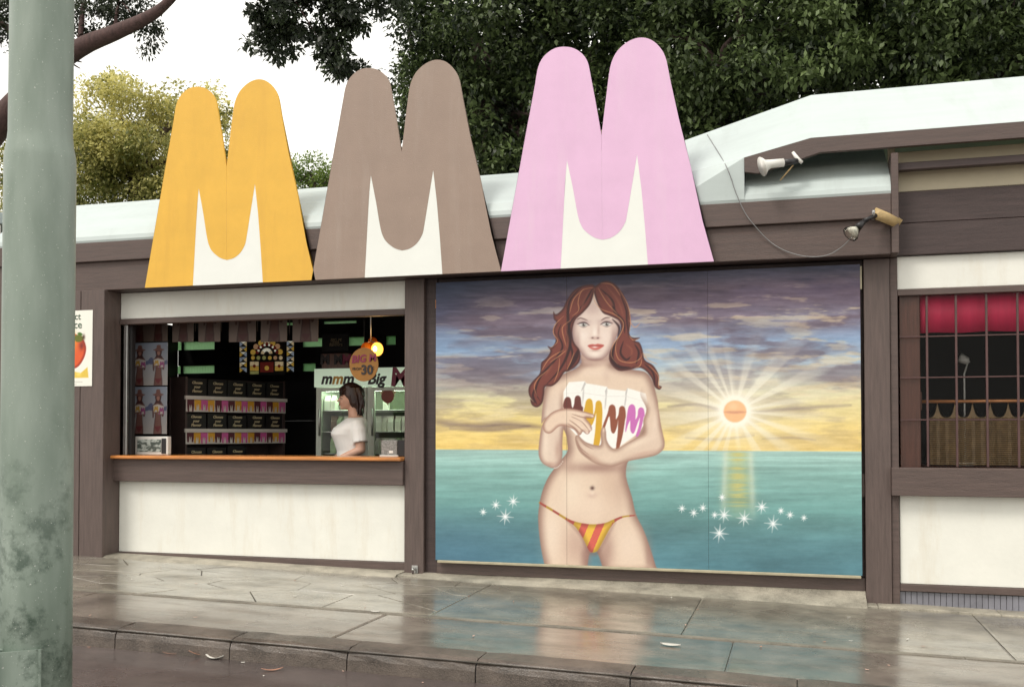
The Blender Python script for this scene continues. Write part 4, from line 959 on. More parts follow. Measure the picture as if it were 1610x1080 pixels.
# ================================================================== JUICE POSTER ON THE PILLAR
def paint_juice(gx, gz):
    px, py = project(gx, -0.206, gz); C = Canvas(px, py); C.C[:] = np.array((243, 242, 232)) / 255
    q = lambda pts: [(90 + x / 6, 440 + y / 6) for x, y in pts]
    C.shade(spl(q([(190, 520), (120, 505), (40, 560), (20, 680), (60, 790), (130, 838), (200, 815), (255, 730), (272, 640), (245, 560)])), (226, 96, 52), (150, 44, 30), 5)
    C.blob(q([(90, 600)])[0], (14, 12), (240, 160, 60), .8); C.blob(q([(150, 560)])[0], (5, 10), (246, 180, 60), .8)
    C.blob(q([(230, 620)])[0], (4, 7), (90, 30, 40), .7)
    C.fill(spl(q([(158, 545), (190, 518), (235, 530), (245, 560), (215, 585), (175, 580)])), (104, 112, 44))
    C.fill(spl(q([(190, 505), (215, 495), (240, 515), (215, 525)])), (70, 110, 40)); C.blob(q([(250, 540)])[0], (2, 4), (60, 34, 20), .9)
    C.fill(np.array(q([(-60, 850), (130, 850), (180, 870), (220, 880), (285, 822), (295, 922), (-60, 930)])), (228, 196, 84)); C.blob(q([(200, 890)])[0], (4, 3), (250, 226, 120), .9)
    C.stroke(q([(-40, 962), (235, 962)]), .8, (150, 150, 140), .7, taper=False); C.stroke(q([(150, 985), (180, 985)]), .8, (150, 150, 140), .7, taper=False)
    return C.C
M['print'] = mat_attr('print', 0.45, 0.35)
jx0, jx1 = P(84, 550, -0.206).x, P(145, 550, -0.206).x; jz0, jz1 = P(130, 607, -0.206).z, P(130, 488, -0.206).z
jp = thing('fruit_poster', 'white paper poster of a red-orange fruit on the brown pillar', 'poster', ((jx0 + jx1) / 2, -0.206, jz0))
painted_board('sheet', jx0, jx1, jz0, jz1, -0.206, 0.004, 0.005, paint_juice, M['print'], jp, (0.7, 0.7, 0.66))
M['ink_green'] = mat('ink_green', (0.03, 0.09, 0.05), 0.5, 0.1)
text_on('lettering', 'ect', 0.095, P(119, 498, -0.208), M['ink_green'], jp)
text_on('lettering', 'ice', 0.105, P(121, 511, -0.208), M['ink_green'], jp)

# ================================================================== LITTER ON THE WET GROUND
M['paper'] = mat('paper', (0.72, 0.70, 0.64), 0.6, 0.1); M['dead_leaf'] = mat('dead_leaf', (0.42, 0.22, 0.15), 0.5, 0.4); M['pale_leaf'] = mat('pale_leaf', (0.62, 0.42, 0.34), 0.5, 0.3)
def flake(name, px, py, dz, L, W, ang, m, label, cat, curl=0.3, group=None):
    c = GS(px, py, dz); vs, fs = [], []; n = 6; ca, sa = math.cos(ang), math.sin(ang)
    for k in range(n + 1):
        t = k / n * 2 - 1; w = W * (1 - abs(t) ** 2.2) + W * .06; h = 0.004 + curl * L * .25 * (t * t)
        for s in (-1, 0, 1):
            x, y = t * L / 2, s * w / 2
            vs.append((c.x + x * ca - y * sa, c.y + x * sa + y * ca, ground(c.x + x * ca - y * sa) + dz + h + abs(s) * W * .12))
    for k in range(n):
        for s in range(2): i = k * 3 + s; fs.append((i, i + 3, i + 4, i + 1))
    o = mesh_obj(name, vs, fs, m, None, True); md = o.modifiers.new('thick', 'SOLIDIFY'); md.thickness = 0.0015
    return tag(o, label, cat, group)
g = 'leaves lying in the gutter'
flake('gum_leaf', 300, 1026, -.13, .22, .025, .3, M['pale_leaf'], 'dry pinkish leaf at the left of the gutter leaf pile', 'leaf', .5, g)
flake('gum_leaf', 316, 1022, -.125, .18, .03, -.9, M['pale_leaf'], 'pale leaf standing up in the gutter leaf pile', 'leaf', .9, g)
flake('gum_leaf', 322, 1030, -.125, .20, .03, .8, M['dead_leaf'], 'rusty curled leaf in the gutter leaf pile', 'leaf', .7, g)
flake('gum_leaf', 270, 1028, -.13, .14, .022, .05, M['dead_leaf'], 'lone flat leaf left of the gutter leaf pile', 'leaf', .2, g)
flake('gum_leaf', 428, 1054, -.13, .13, .025, .6, M['dead_leaf'], 'lone brown leaf on the road right of the leaf pile', 'leaf', .4, g)
flake('paper_scrap', 338, 1035, -.13, .12, .07, .2, M['paper'], 'crumpled white paper scrap beside the gutter leaf pile', 'litter', .5)
flake('paper_scrap', 1054, 1015, 0, .13, .06, -.1, M['paper'], 'flat white paper scrap on the pavement before the mural', 'litter', .15)
flake('paper_scrap', 590, 962, 0.002, .07, .035, .1, M['paper'], 'tiny white paper scrap on the pavement edging strip', 'litter', .15)
rs = random.Random(11)
for k in range(46):
    px, py = rs.uniform(120, 1500), rs.uniform(905, 1075)
    p = GS(px, py); onroad = p.y < -3.0
    if -3.05 < p.y < -2.7: continue
    o = flake('leaf_fragment', px, py, -.13 if onroad else .001, rs.uniform(.012, .04), rs.uniform(.006, .014), rs.uniform(0, 3), rs.choice([M['dead_leaf'], M['paper'], M['pale_leaf']]), 'tiny leaf fragment scattered on the wet ground', 'leaf', .3, 'tiny fragments on the wet ground')

# ================================================================== NEIGHBOURING STALL, A SLIVER BEYOND THE POLE
nb = thing('neighbour_stall', 'white signed stall glimpsed at the left edge behind the pole', 'stall', (-9.6, 0.4, ground(-9.6)))
M['orange_paint'] = mat('orange_paint', (0.55, 0.20, 0.03), 0.5, 0.15); M['red_paint'] = mat('red_paint', (0.22, 0.03, 0.02), 0.5, 0.2); M['navy'] = mat('navy_paint', (0.01, 0.02, 0.035), 0.5, 0.2)
nx0, nx1 = -10.6, -8.35
box('roof_edge', nx0, nx1, 0.1, 2.4, P(5, 352, .35).z, P(5, 334, .35).z, M['roof'], nb)
box('sign_panel', nx0, nx1, 0.30, 0.34, P(5, 382, .3).z, P(5, 353, .3).z, M['white_board'], nb)
box('orange_band', nx0, nx1, 0.31, 0.35, P(5, 402, .3).z, P(5, 383, .3).z, M['orange_paint'], nb)
box('red_band', nx0, nx1, 0.32, 0.36, P(5, 420, .3).z, P(5, 403, .3).z, M['red_paint'], nb)
box('white_band', nx0, nx1, 0.30, 0.34, P(5, 462, .3).z, P(5, 421, .3).z, M['white_board'], nb)
box('wall', nx0, nx1, 0.42, 2.3, P(5, 462, .3).z, P(5, 642, .3).z, M['inside_brown'], nb)
box('white_front', nx0, nx1, 0.30, 0.40, P(5, 643, .3).z, P(5, 780, .3).z, M['white_board'], nb)
box('dark_base', nx0, nx1, 0.32, 0.42, P(5, 781, .3).z, ground(-9.6) - .05, M['navy'], nb)

# ================================================================== INSIDE THE SHOP
FL = 0.15
M['lit_header'] = mat('lit_header', (0.62, 0.78, 0.60), 0.4, 0.05, emit=0.22)
M['fridge_white'] = mat('fridge_enamel', (0.50, 0.53, 0.46), 0.35, 0.06)
M['fridge_in'] = mat('fridge_inside', (0.15, 0.18, 0.11), 0.5, 0.12)
M['tube_light'] = mat('tube_light', (0.85, 1.0, 0.80), 0.4, 0.0, emit=11.0)
M['carton'] = mat('carton_pale', (0.74, 0.76, 0.66), 0.5, 0.15)
M['ink_dark'] = mat('ink_dark', (0.02, 0.012, 0.012), 0.5, 0.1)
M['ink_maroon'] = mat('ink_maroon', (0.20, 0.012, 0.05), 0.5, 0.1)
M['ink_amber'] = mat('ink_amber', (0.55, 0.30, 0.05), 0.5, 0.1)
# --- drinks fridge
FY = 1.55
fx0, fx1 = P(497, 600, FY).x, -3.45
fz_h1, fz_h0 = P(500, 580, FY).z, P(500, 609, FY).z
fr = thing('drinks_fridge', 'tall white glass-door drinks fridge with a lit lettered header', 'fridge', ((fx0 + fx1) / 2, FY + .3, FL))
def fb(name, *a, bev=0.004): return box(name, *a, fr, bev)
fb('header', fx0 - .01, fx1, FY - .03, FY + .2, fz_h0, fz_h1, M['lit_header'])
fb('top', fx0, fx1, FY + .201, FY + .62, fz_h0, fz_h1 - .01, M['fridge_white'])
fb('side_panel', fx0, fx0 + .035, FY, FY + .62, FL, fz_h0 - .001, M['fridge_white'])
fb('side_panel', fx1 - .035, fx1, FY, FY + .62, FL, fz_h0 - .001, M['fridge_white'])
fb('back_panel', fx0 + .036, fx1 - .036, FY + .57, FY + .62, FL, fz_h0 - .001, M['fridge_in'])
fb('plinth', fx0 + .036, fx1 - .036, FY, FY + .56, FL, FL + .25, M['fridge_white'])
mx = P(600, 650, FY).x
mxs = P(577, 650, FY).x
fb('door_post', mxs, mxs + .055, FY, FY + .03, FL + .251, fz_h0 - .001, M['fridge_white'])
for a, b in ((fx0 + .036, mxs - .001), (mxs + .056, fx1 - .036)):
    d = thing('d', 'x', 'x'); d.name = 'door'; del d['label'], d['category']; d.parent = fr; d.location = -Vector(fr.location)
    z0, z1 = FL + .252, fz_h0 - .002
    box('door_frame', a, a + .035, FY - .012, FY + .022, z0, z1, M['fridge_white'], d, .003); box('door_frame', b - .035, b, FY - .012, FY + .022, z0, z1, M['fridge_white'], d, .003)
    box('door_frame', a + .036, b - .036, FY - .012, FY + .022, z1 - .045, z1, M['fridge_white'], d, .003)
    mesh_obj('glass', [(a + .035, FY + .005, z0), (b - .035, FY + .005, z0), (b - .035, FY + .005, z1 - .045), (a + .035, FY + .005, z1 - .045)], [(0, 1, 2, 3)], M['glass'], d)
    tube('handle', [(a + .02, FY - .03, 1.35), (a + .02, FY - .03, 1.65)], .009, M['steel'], d, 6)
sh = [P(510, py, FY + .1).z for py in (645, 678, 712)]
for z in sh: fb('shelf', fx0 + .04, fx1 - .04, FY + .05, FY + .54, z - .012, z, M['steel'], bev=.002)
fb('light_tube', fx0 + .08, fx1 - .08, FY + .06, FY + .085, fz_h0 - .045, fz_h0 - .02, M['tube_light'], bev=.005)
hy = FY - .034
zc = (fz_h0 + fz_h1) / 2
for px, s, m in ((513, 'm', 'ink_dark'), (530, 'm', 'ink_amber'), (547, 'm', 'ink_dark'), (591, 'Big', 'ink_dark')):
    text_on('lettering', s, .17, P(px, 596, hy), M[m], fr, shear=.25, offset=.006)
text_on('lettering', 'M', .27, P(628, 594, hy), M['ink_maroon'], fr, shear=.1, offset=.012)
M['badge_red'] = mat('badge_red', (0.20, 0.04, 0.025), 0.5, 0.2); M['badge_edge'] = mat('badge_edge', (0.5, 0.42, 0.22), 0.5, 0.2)
bc = P(610, 623, FY - .002)
v, f = lathe_vf([(.01, 0), (.075, 0), (.075, .004), (.01, .004)], (bc.x, FY - .01, bc.z), 14, 'y'); mesh_obj('badge', v, f, M['badge_red'], fr)
mesh_obj('badge_edge', [(bc.x - .10, FY - .004, bc.z + .05), (bc.x, FY - .004, bc.z - .10), (bc.x + .10, FY - .004, bc.z + .05), (bc.x, FY - .004, bc.z + .085)], [(0, 1, 2, 3)], M['badge_edge'], fr)
# milk cartons on the shelves
def carton_mesh():
    w, d_, h, t = .032, .032, .105, .05
    v = [(-w, -d_, 0), (w, -d_, 0), (w, d_, 0), (-w, d_, 0), (-w, -d_, h), (w, -d_, h), (w, d_, h), (-w, d_, h), (-w, 0, h + t), (w, 0, h + t), (-w, .004, h + t + .015), (w, .004, h + t + .015), (-w, -.004, h + t + .015), (w, -.004, h + t + .015)]
    f = [(0, 1, 5, 4), (1, 2, 6, 5), (2, 3, 7, 6), (3, 0, 4, 7), (4, 5, 9, 8), (6, 7, 8, 9), (5, 6, 9), (7, 4, 8), (8, 9, 13, 12), (9, 8, 10, 11), (12, 13, 11, 10), (0, 3, 2, 1)]
    me = bpy.data.meshes.new('milk_carton'); me.from_pydata(v, [], f); me.update(); return me
cme = carton_mesh()
cols = [M['carton'], mat('carton_white', (.72, .74, .66), .5, .1), mat('carton_green', (.35, .48, .28), .5, .2), mat('carton_brown', (.14, .08, .05), .5, .2)]
cms = []
for m in cols: c = cme.copy(); c.materials.append(m); cms.append(c)
rs = random.Random(3); x_ = fx0 + .09
for si, z in enumerate(sh):
    x_ = fx0 + .09
    while x_ < fx1 - .08:
        if not (mxs - .02 < x_ < mxs + .08) and rs.random() < (.9 if si else .55):
            for row in range(2 if si else 1):
                o = bpy.data.objects.new('milk_carton', rs.choices(cms, (5, 4, 2, 1))[0]); COL.objects.link(o)
                o.location = (x_ + rs.uniform(-.008, .008), FY + .12 + row * .11 + rs.uniform(-.02, .02), z); o.rotation_euler = (0, 0, rs.uniform(-.5, .5))
                tag(o, 'small gable-top milk carton standing in rows on a fridge shelf', 'carton', 'milk cartons on the fridge shelves')
        x_ += .078

# --- display rack standing along the left side, facing the counter
ra = Vector((P(293, 650, .7).x, .7, 0)); rb = Vector((P(447, 650, 1.9).x, 1.9, 0)); rd = (rb - ra); rl = rd.length; rd.normalize(); rn_ = Vector((rd.y, -rd.x, 0))   # normal towards the counter and camera
zt = 1.985; rack = thing('display_rack', 'dark display rack with black boxes and two rows of coloured drip strips', 'rack', (ra + rb) / 2 + Vector((0, 0, FL)))
def obox(s0, s1, n0, n1, z0, z1):
    return [ra + rd * s + rn_ * n + Vector((0, 0, z)) for (s, n, z) in [(s0, n0, z0), (s1, n0, z0), (s1, n1, z0), (s0, n1, z0), (s0, n0, z1), (s1, n0, z1), (s1, n1, z1), (s0, n1, z1)]]
BF = [(0, 1, 2, 3), (7, 6, 5, 4), (4, 5, 1, 0), (5, 6, 2, 1), (6, 7, 3, 2), (7, 4, 0, 3)]
M['rack'] = mat('rack_brown', (0.05, 0.032, 0.030), 0.5, 0.2); M['case'] = mat('black_case', (0.008, 0.007, 0.008), 0.45, 0.2); M['gold'] = mat('gold_ink', (0.50, 0.42, 0.26), 0.5, 0.1)
mesh_obj('back_panel', obox(-.02, rl + .02, -.30, -.28, FL, zt), BF, M['rack'], rack)
for s in (0, rl): mesh_obj('upright', obox(s - .012, s + .012, -.28, .0, FL, zt), BF, M['rack'], rack)
zr = [zt - .005, P(300, 624, .7).z, P(300, 676, .7).z]
# rows by photo: boxes 590-622, strip 624-646, boxes 650-675, strip 676-697, boxes 700-717
lv = [(P(293, 622, .7).z, zt - .01), (P(293, 675, .7).z, P(293, 648, .7).z), (P(293, 735, .7).z, P(293, 700, .7).z)]
cw = rl / 5
for ri, (z0, z1) in enumerate(lv):
    mesh_obj('shelf', obox(.013, rl - .013, -.28, 0, z0 - .02, z0 - .002), BF, M['rack'], rack)
    for k in range(5):
        if ri == 2 and k > 2: continue
        cs = mesh_obj('display_case', obox(k * cw + .014, (k + 1) * cw - .006, -.22, -.006 - rs.uniform(0, .02), z0, z1 - .004 - rs.uniform(0, .025)), BF, M['case'])
        tag(cs, 'black lettered box, %s from the left in the %s row of the rack' % (('first', 'second', 'third', 'fourth', 'fifth')[k], ('top', 'middle', 'bottom')[ri]), 'box', 'black boxes on the display rack')
        if ri < 3:
            cc = ra + rd * ((k + .5) * cw) - rn_ * .003 + rd * rs.uniform(-.012, .012) + Vector((0, 0, (z0 + z1) / 2))
            for li, tx in enumerate(('Choose', 'your', 'Flavour')):
                text_on('lettering', tx, .040, cc + Vector((0, 0, .045 - li * .045)), M['gold'], cs, right=rd, shear=.2, offset=.001)
M['strip_white'] = mat('strip_white', (0.55, 0.52, 0.48), 0.5, 0.1)
mc = {'y': mat('drip_yellow', (.62, .32, .03), .5, .1), 'p': mat('drip_pink', (.55, .10, .30), .5, .1), 'm': mat('drip_maroon', (.10, .02, .03), .5, .1), 'b': mat('drip_cream', (.62, .58, .50), .5, .1)}
def vf_orient(v): return [ra + rd * p[0] + rn_ * p[1] + Vector((0, 0, p[2])) for p in v]
for zt_, zb_ in ((P(293, 623, .7).z, P(293, 647, .7).z), (P(293, 675, .7).z, P(293, 698, .7).z)):
    mesh_obj('strip_rail', obox(-.03, rl + .02, .006, .03, zt_ - .03, zt_ + .008), BF, M['strip_white'], rack)
    mesh_obj('strip_back', obox(-.01, rl + .01, .004, .010, zb_, zt_ - .031), BF, M['strip_white'], rack)
    n = 15; w = (rl + .0) / n
    for k in range(n):
        m = mc['mypymp'[k % 6] if k % 6 < 6 else 'y']; s0 = k * w + rs.uniform(-.004, .004); h = zt_ - .034 - zb_; hk = rs.uniform(.82, 1.0)
        pts = [(.0, 1), (1, 1), (1.0, .5), (.92, .02), (.72, .0), (.70, .45), (.60, .66), (.50, .28), (.40, .66), (.30, .45), (.28, .0), (.08, .02), (0, .5)]
        vs = [(s0 + x * w * .96, y, zb_ + h - (1 - z) * h * hk) for y in (.0115, .0145) for x, z in pts]; q = len(pts)
        fs = [tuple(range(q, 2 * q))] + [(i, (i + 1) % q, q + (i + 1) % q, q + i) for i in range(q)]
        mesh_obj('drip', vf_orient(vs), fs, m, rack)

# --- printed sheets: women in sun hats
def paint_girl(tone, n=1, crop=(0, 1)):
    def f(gx, gz):
        x0, x1, z0, z1 = gx.min(), gx.max(), gz.min(), gz.max()
        u = (gx - x0) / (x1 - x0) * n; v0 = (z1 - gz) / (z1 - z0); v = crop[0] + v0 * (crop[1] - crop[0]); uu = u - np.floor(np.clip(u, 0, n - 1e-6))
        C = Canvas(uu * 60, v * 145)
        C.C[:] = (np.array((150, 160, 178)) * np.clip(1 - v, 0, 1)[:, None] + np.array((186, 180, 176)) * np.clip(v, 0, 1)[:, None]) / 255
        C.fill(spl([(0, 72), (0, 58), (10, 50), (22, 62), (40, 66), (62, 60), (62, 74)]), (92, 98, 130))
        sk, se = (128, 88, 80), (84, 52, 52)
        C.shade(spl([(26, 42), (20, 52), (14, 62), (14, 92), (18, 94), (20, 70), (22, 90), (20, 110), (18, 130), (19, 148), (42, 148), (44, 126), (42, 108), (42, 84), (45, 92), (50, 88), (50, 62), (44, 50), (38, 42)]), sk, se, 4)
        C.fill(spl([(22, 28), (24, 46), (20, 54), (30, 50), (42, 54), (40, 44), (42, 28), (32, 22)]), (72, 36, 36)); C.shade(spl([(27, 30), (27, 40), (32, 45), (37, 40), (37, 30)]), (176, 124, 108), se, 2)
        C.fill(spl([(14, 24), (24, 20), (26, 10), (32, 8), (38, 10), (40, 20), (50, 24), (42, 28), (32, 29), (22, 28)]), (128, 84, 76))
        C.fill(np.array([(16, 58), (30, 54), (50, 60), (50, 84), (36, 84), (18, 78)]), (214, 208, 200))
        C.stroke([(20, 74), (23, 62), (26, 70), (29, 61), (31, 76)], 4, (206, 160, 60), taper=False); C.stroke([(36, 84), (39, 66), (43, 76), (46, 66), (49, 82)], 4, (160, 70, 130), taper=False)
        C.stroke([(16, 80), (28, 80), (40, 78)], 5, sk); C.fill(np.array([(20, 122), (43, 121), (36, 134), (31, 140), (26, 134)]), (120, 52, 56))
        return C.C * (tone if tone > .7 else np.array((tone * 1.06, tone * .92, tone * .84)))
    return f
py_ = .30
sx0, sx1 = P(204, 600, py_).x, P(263, 600, py_).x
for za, zb, nm in ((P(230, 606, py_).z, P(230, 539, py_).z, 'upper'), (P(230, 682, py_).z, P(230, 608, py_).z, 'lower')):
    t = painted_board('poster', sx0 + (.0 if nm == 'upper' else .006), sx1, za, zb, py_ - (.004 if nm == 'lower' else 0), .004, .006, paint_girl(.72, 2, (.0, 1)), M['print'], None, (.6, .6, .6))
    t.name = 'poster'; tag(t, '%s poster of two sun-hatted women hung inside the counter opening' % nm, 'poster', 'posters inside the counter opening')
tops = [(204, 263), (271, 304), (312, 346), (360, 402), (410, 451), (460, 500)]
for k, (a, b) in enumerate(tops):
    x0, x1 = P(a, 520, py_ + .1).x, P(b, 520, py_ + .1).x
    za, zb = P(a, 538, py_ + .1).z, 2.76
    t = painted_board('hanging_poster', x0, x1, za, zb, py_ + .1, .004, .007, paint_girl(.52, 2 if k == 0 else 1, (.15, .98)), M['print'], None, (.4, .35, .3))
    ordn = ('first', 'second', 'third', 'fourth', 'fifth', 'last')[k]
    tag(t, '%s poster from the left in the row hung under the ceiling' % ordn, 'poster', 'posters hung under the shop ceiling')
for k, (a, y) in enumerate(((307, 521), (348, 521), (405, 521), (455, 525))):
    c = P(a, y, .42); tube_o = tube('ceiling_string', [(c.x, .42, 2.84), (c.x, .42, c.z)], .004, M['black'], None, 6)
    tag(tube_o, 'dark string hanging right of the %s ceiling poster from the left' % ('second', 'third', 'fourth', 'fifth')[k], 'string', 'cords between the hanging posters')

# --- stained glass panel
GY = 2.2
sg = thing('stained_glass_panel', 'stained glass panel with a fan of round petals hung at the back', 'stained glass', P(420, 592, GY))
def gq(x, y, Y=GY): return P(365 + x / 9.82, 490 + y / 9.82, Y)
M['lead'] = mat('lead', (0.012, 0.009, 0.008), 0.5, 0.2)
gm = {n: mat('glass_' + n, c, .25, .2, 30, emit=e) for n, c, e in (('yellow', (.60, .38, .07), .16), ('cream', (.66, .52, .30), .18), ('white', (.70, .68, .55), .25), ('red', (.14, .02, .015), .15), ('pink', (.52, .30, .16), .16), ('blue', (.34, .40, .48), .15), ('green', (.34, .34, .12), .15))}
def gdisc(x, y, r, m, nm='petal', Y=GY - .012, a0=0, a1=360, r0=0):
    c = gq(x, y, Y); s = (gq(x + 10, y, Y) - c).length / 10 * r; s0 = s * r0; n = 14
    pts = [(c.x + s * math.cos(R(a0 + (a1 - a0) * k / n)), c.z + s * math.sin(R(a0 + (a1 - a0) * k / n))) for k in range(n + (0 if a1 - a0 == 360 else 1))]
    if a1 - a0 != 360: pts += [(c.x + s0 * math.cos(R(a1 - (a1 - a0) * k / 8)), c.z + s0 * math.sin(R(a1 - (a1 - a0) * k / 8))) for k in range(9)]
    prism(nm, pts, Y, Y + .008, gm[m], sg)
def grect(xa, ya, xb, yb, m, nm='pane', Y=GY - .010, parent=None):
    a, b = gq(xa, yb, Y), gq(xb, ya, Y); box(nm, a.x, b.x, Y, Y + .008, a.z, b.z, gm[m] if m in gm else M[m], sg, .001)
grect(250, 450, 820, 985, 'lead', 'backing', GY); grect(105, 450, 232, 960, 'lead', 'side_backing', GY); grect(832, 440, 955, 930, 'lead', 'side_backing', GY)
for (x, y, m) in ((320, 625, 'yellow'), (365, 540, 'pink'), (440, 485, 'yellow'), (535, 468, 'cream'), (625, 490, 'yellow'), (698, 535, 'pink'), (738, 620, 'yellow')): gdisc(x, y, 38, m)
for (x, y) in ((385, 625), (415, 560), (470, 522), (535, 500), (600, 522), (655, 560), (690, 622)): gdisc(x, y, 25, 'red', Y=GY - .022)
for (x, y) in ((405, 600), (440, 548), (500, 515), (570, 515), (625, 548), (662, 602)): gdisc(x, y, 15, 'white', Y=GY - .024)
for k in range(5): gdisc(530, 660, 88, 'white' if 0 < k < 4 else 'cream', 'fan_piece', a0=8 + k * 34, a1=8 + k * 34 + 30, r0=.5)
for x, m in ((318, 'yellow'), (402, 'green'), (490, 'green'), (578, 'yellow'), (664, 'pink'), (748, 'cream')): gdisc(x, 712, 27, m, 'small_disc')
for xa, xb in ((275, 405), (660, 785)):
    xm = (xa + xb) / 2
    for (p, q_) in ((xa, xm - 3), (xm + 3, xb)):
        for (r_, s_) in ((770, 838), (844, 912)): grect(p, r_, q_, s_, 'cream' if r_ < 800 else 'yellow')
    gdisc(xm, 840, 22, 'red', 'star', Y=GY - .02)
grect(275, 918, 405, 965, 'green')
grect(430, 775, 635, 935, 'red', 'red_pane'); gdisc(532, 870, 32, 'yellow', 'boss', Y=GY - .022)
for x0_, ys_ in ((112, 462), (840, 452)):
    for k in range(6):
        y0_ = ys_ + k * 80
        for sgn in (0, 1):
            pts = [gq(x0_ + (4 if sgn == 0 else 108), y0_ + 4, GY - .01), gq(x0_ + (4 if sgn == 0 else 108), y0_ + 74, GY - .01), gq(x0_ + (48 if sgn == 0 else 62), y0_ + 40, GY - .01)]
            prism('lattice_piece', [(p.x, p.z) for p in (pts if sgn == 0 else pts[::-1])], GY - .01, GY - .003, gm[('blue', 'cream', 'yellow')[(k + sgn) % 3]], sg)
        a, b, c, d_ = [gq(x0_ + i, y0_ + j, GY - .011) for i, j in ((14, 2), (98, 2), (56, 32), (56, 33))]
        prism('lattice_piece', [(a.x, a.z), (b.x, b.z), (c.x, c.z)], GY - .011, GY - .004, gm[('white', 'blue')[k % 2]], sg)
tube('chain', [gq(480, 440), (gq(480, 440).x, GY, 2.85)], .006, M['black'], sg, 6); tube('chain', [gq(890, 430), (gq(890, 430).x, GY, 2.85)], .006, M['black'], sg, 6)

# --- amber globe lamp
AY = .62
M['amber'] = mat_trans('amber_glass', (0.85, 0.36, 0.05)); M['amber_lit'] = mat('amber_lit', (1.0, 0.42, 0.06), 0.3, 0.0, emit=1.6); M['filament'] = mat('filament', (1.0, .75, .35), .3, 0, emit=14)
al = thing('globe_lamp', 'cluster lamp of amber glass globes, one lit, over the assistant', 'lamp', P(583, 545, AY))
ac = P(583, 537, AY)
tube('stem', [(ac.x, AY, 2.85), ac], .008, M['steel'], al)
for k, (px, py, y, r, m) in enumerate(((593, 549, AY - .03, .060, 'amber_lit'), (576, 548, AY - .02, .055, 'amber'), (586, 539, AY + .09, .05, 'amber'))):
    c = P(px, py, y); tube('arm', [ac, (c + ac) / 2 + Vector((0, 0, .03)), c + Vector((0, 0, r))], .006, M['steel'], al, 6)
    v, f = ell_vf(c, (r, r, r * 1.15), 18, 12); mesh_obj('globe', v, f, M[m], al, True)
    if k == 0:
        v, f = ell_vf((c.x, c.y - r * .9, c.z), (.020, .012, .026), 10, 8); mesh_obj('bulb', v, f, M['filament'], al, True)
ld = bpy.data.lights.new('amber_bulb', 'POINT'); ld.energy = 1.1; ld.color = (1, .62, .25); ld.shadow_soft_size = .05
lo = bpy.data.objects.new('amber_bulb', ld); COL.objects.link(lo); lo.parent = al; lo.location = P(593, 549, AY - .16) - Vector(al.location)
# --- round price sign
PY_ = .22
M['price'] = mat('price_card', (0.27, 0.115, 0.014), 0.45, 0.15, 8)
pc_ = P(572, 573, PY_); pr = 24.5 / 163
ps = thing('price_sign', 'round orange price disc hung above the counter', 'sign', pc_)
v, f = lathe_vf([(.02, 0), (pr, 0), (pr, .008), (.02, .008)], (pc_.x, PY_, pc_.z), 32, 'y'); 
for i, q in enumerate(v): v[i] = (q[0], q[1], pc_.z + (q[2] - pc_.z) * 1.08)
mesh_obj('disc', v, f, M['price'], ps)
tube('string', [(pc_.x, PY_ + .004, pc_.z + pr), (pc_.x, PY_ + .004, 2.79)], .002, M['black'], ps, 5)
text_on('lettering', 'BIG M', .098, P(572, 564, PY_ - .004), M['ink_maroon'], ps, right=(1, 0, .06), shear=.1, offset=.003)
text_on('lettering', '30', .125, P(577, 582, PY_ - .004), M['ink_dark'], ps, offset=.004)
text_on('lettering', 'c', .055, P(586.5, 578, PY_ - .004), M['ink_dark'], ps)
text_on('lettering', 'FROM', .035, P(561, 580, PY_ - .004), M['ink_dark'], ps)
# --- dark lettered board and patterned board above the fridge
bd = thing('menu_board', 'small black menu board with gold lettering at the back', 'sign', P(528, 550, 2.4))
a, b = P(506, 553, 2.4), P(548, 524, 2.4); box('board', a.x, b.x, 2.4, 2.42, a.z, b.z, M['case'], bd)
for k, s in enumerate(('BIG M', 'milk', 'flavours')): text_on('lettering', s, .055, P(528, 535 + k * 3.4, 2.397), M['gold'], bd, shear=.15)
a, b = P(505, 576, 1.75), P(548, 555, 1.75)
cb_ = thing('carton_case', 'brown printed carton case lying on top of the fridge', 'box', Vector(((a.x + b.x) / 2, 1.85, fz_h1 - .01)))
box('case', a.x, b.x, 1.76, 2.0, fz_h1 - .009, b.z, M['wood_red'], cb_)
for px, m in ((511, 'ink_dark'), (532, 'ink_dark'), (545, 'ink_maroon')): text_on('lettering', 'M', .15, P(px, 566, 1.757), M[m], cb_, offset=.008)

# --- things on the counter
tv = thing('picture_stand', 'white framed grey picture standing at the left end of the counter', 'picture', P(240, 716, .26) * 1)
a, b = P(212, 714, .24), P(264, 686, .24); zb = 1.159
box('frame', a.x, b.x, .24, .30, zb, b.z, M['white_plastic'], tv, .006)
def paint_tv(gx, gz):
    u = (gx - gx.min()) / np.ptp(gx) * 40; v = (gz - gz.min()) / np.ptp(gz) * 24; n = fbm(u / 5, v / 4, 4, 4)
    C = np.stack([.32 + .4 * sstep(.42, .6, n), .36 + .4 * sstep(.42, .6, n), .34 + .4 * sstep(.42, .6, n)], -1); return C
painted_board('picture', a.x + .03, a.x + (b.x - a.x) * .80, zb + .03, b.z - .03, .236, .003, .008, paint_tv, M['print'], tv, (.1, .1, .1))
box('dark_edge', a.x + (b.x - a.x) * .82, b.x - .02, .232, .239, zb + .012, b.z - .02, M['black'], tv, .001)
nd = thing('napkin_box', 'grey speckled metal box with small label at the right counter end', 'box', P(616, 716, .28))
a, b = P(599, 716, .25), P(630, 692, .25)
box('body', a.x, b.x - .035, .25, .36, zb + .012, b.z, mat('speckled_grey', (.22, .22, .21), .4, .6, 60), nd, .006)
box('tray', a.x - .01, b.x - .02, .235, .38, zb, zb + .012, M['white_plastic'], nd, .003)
box('side_box', b.x - .03, b.x + .06, .25, .37, zb, b.z + .005, M['case'], nd, .004)
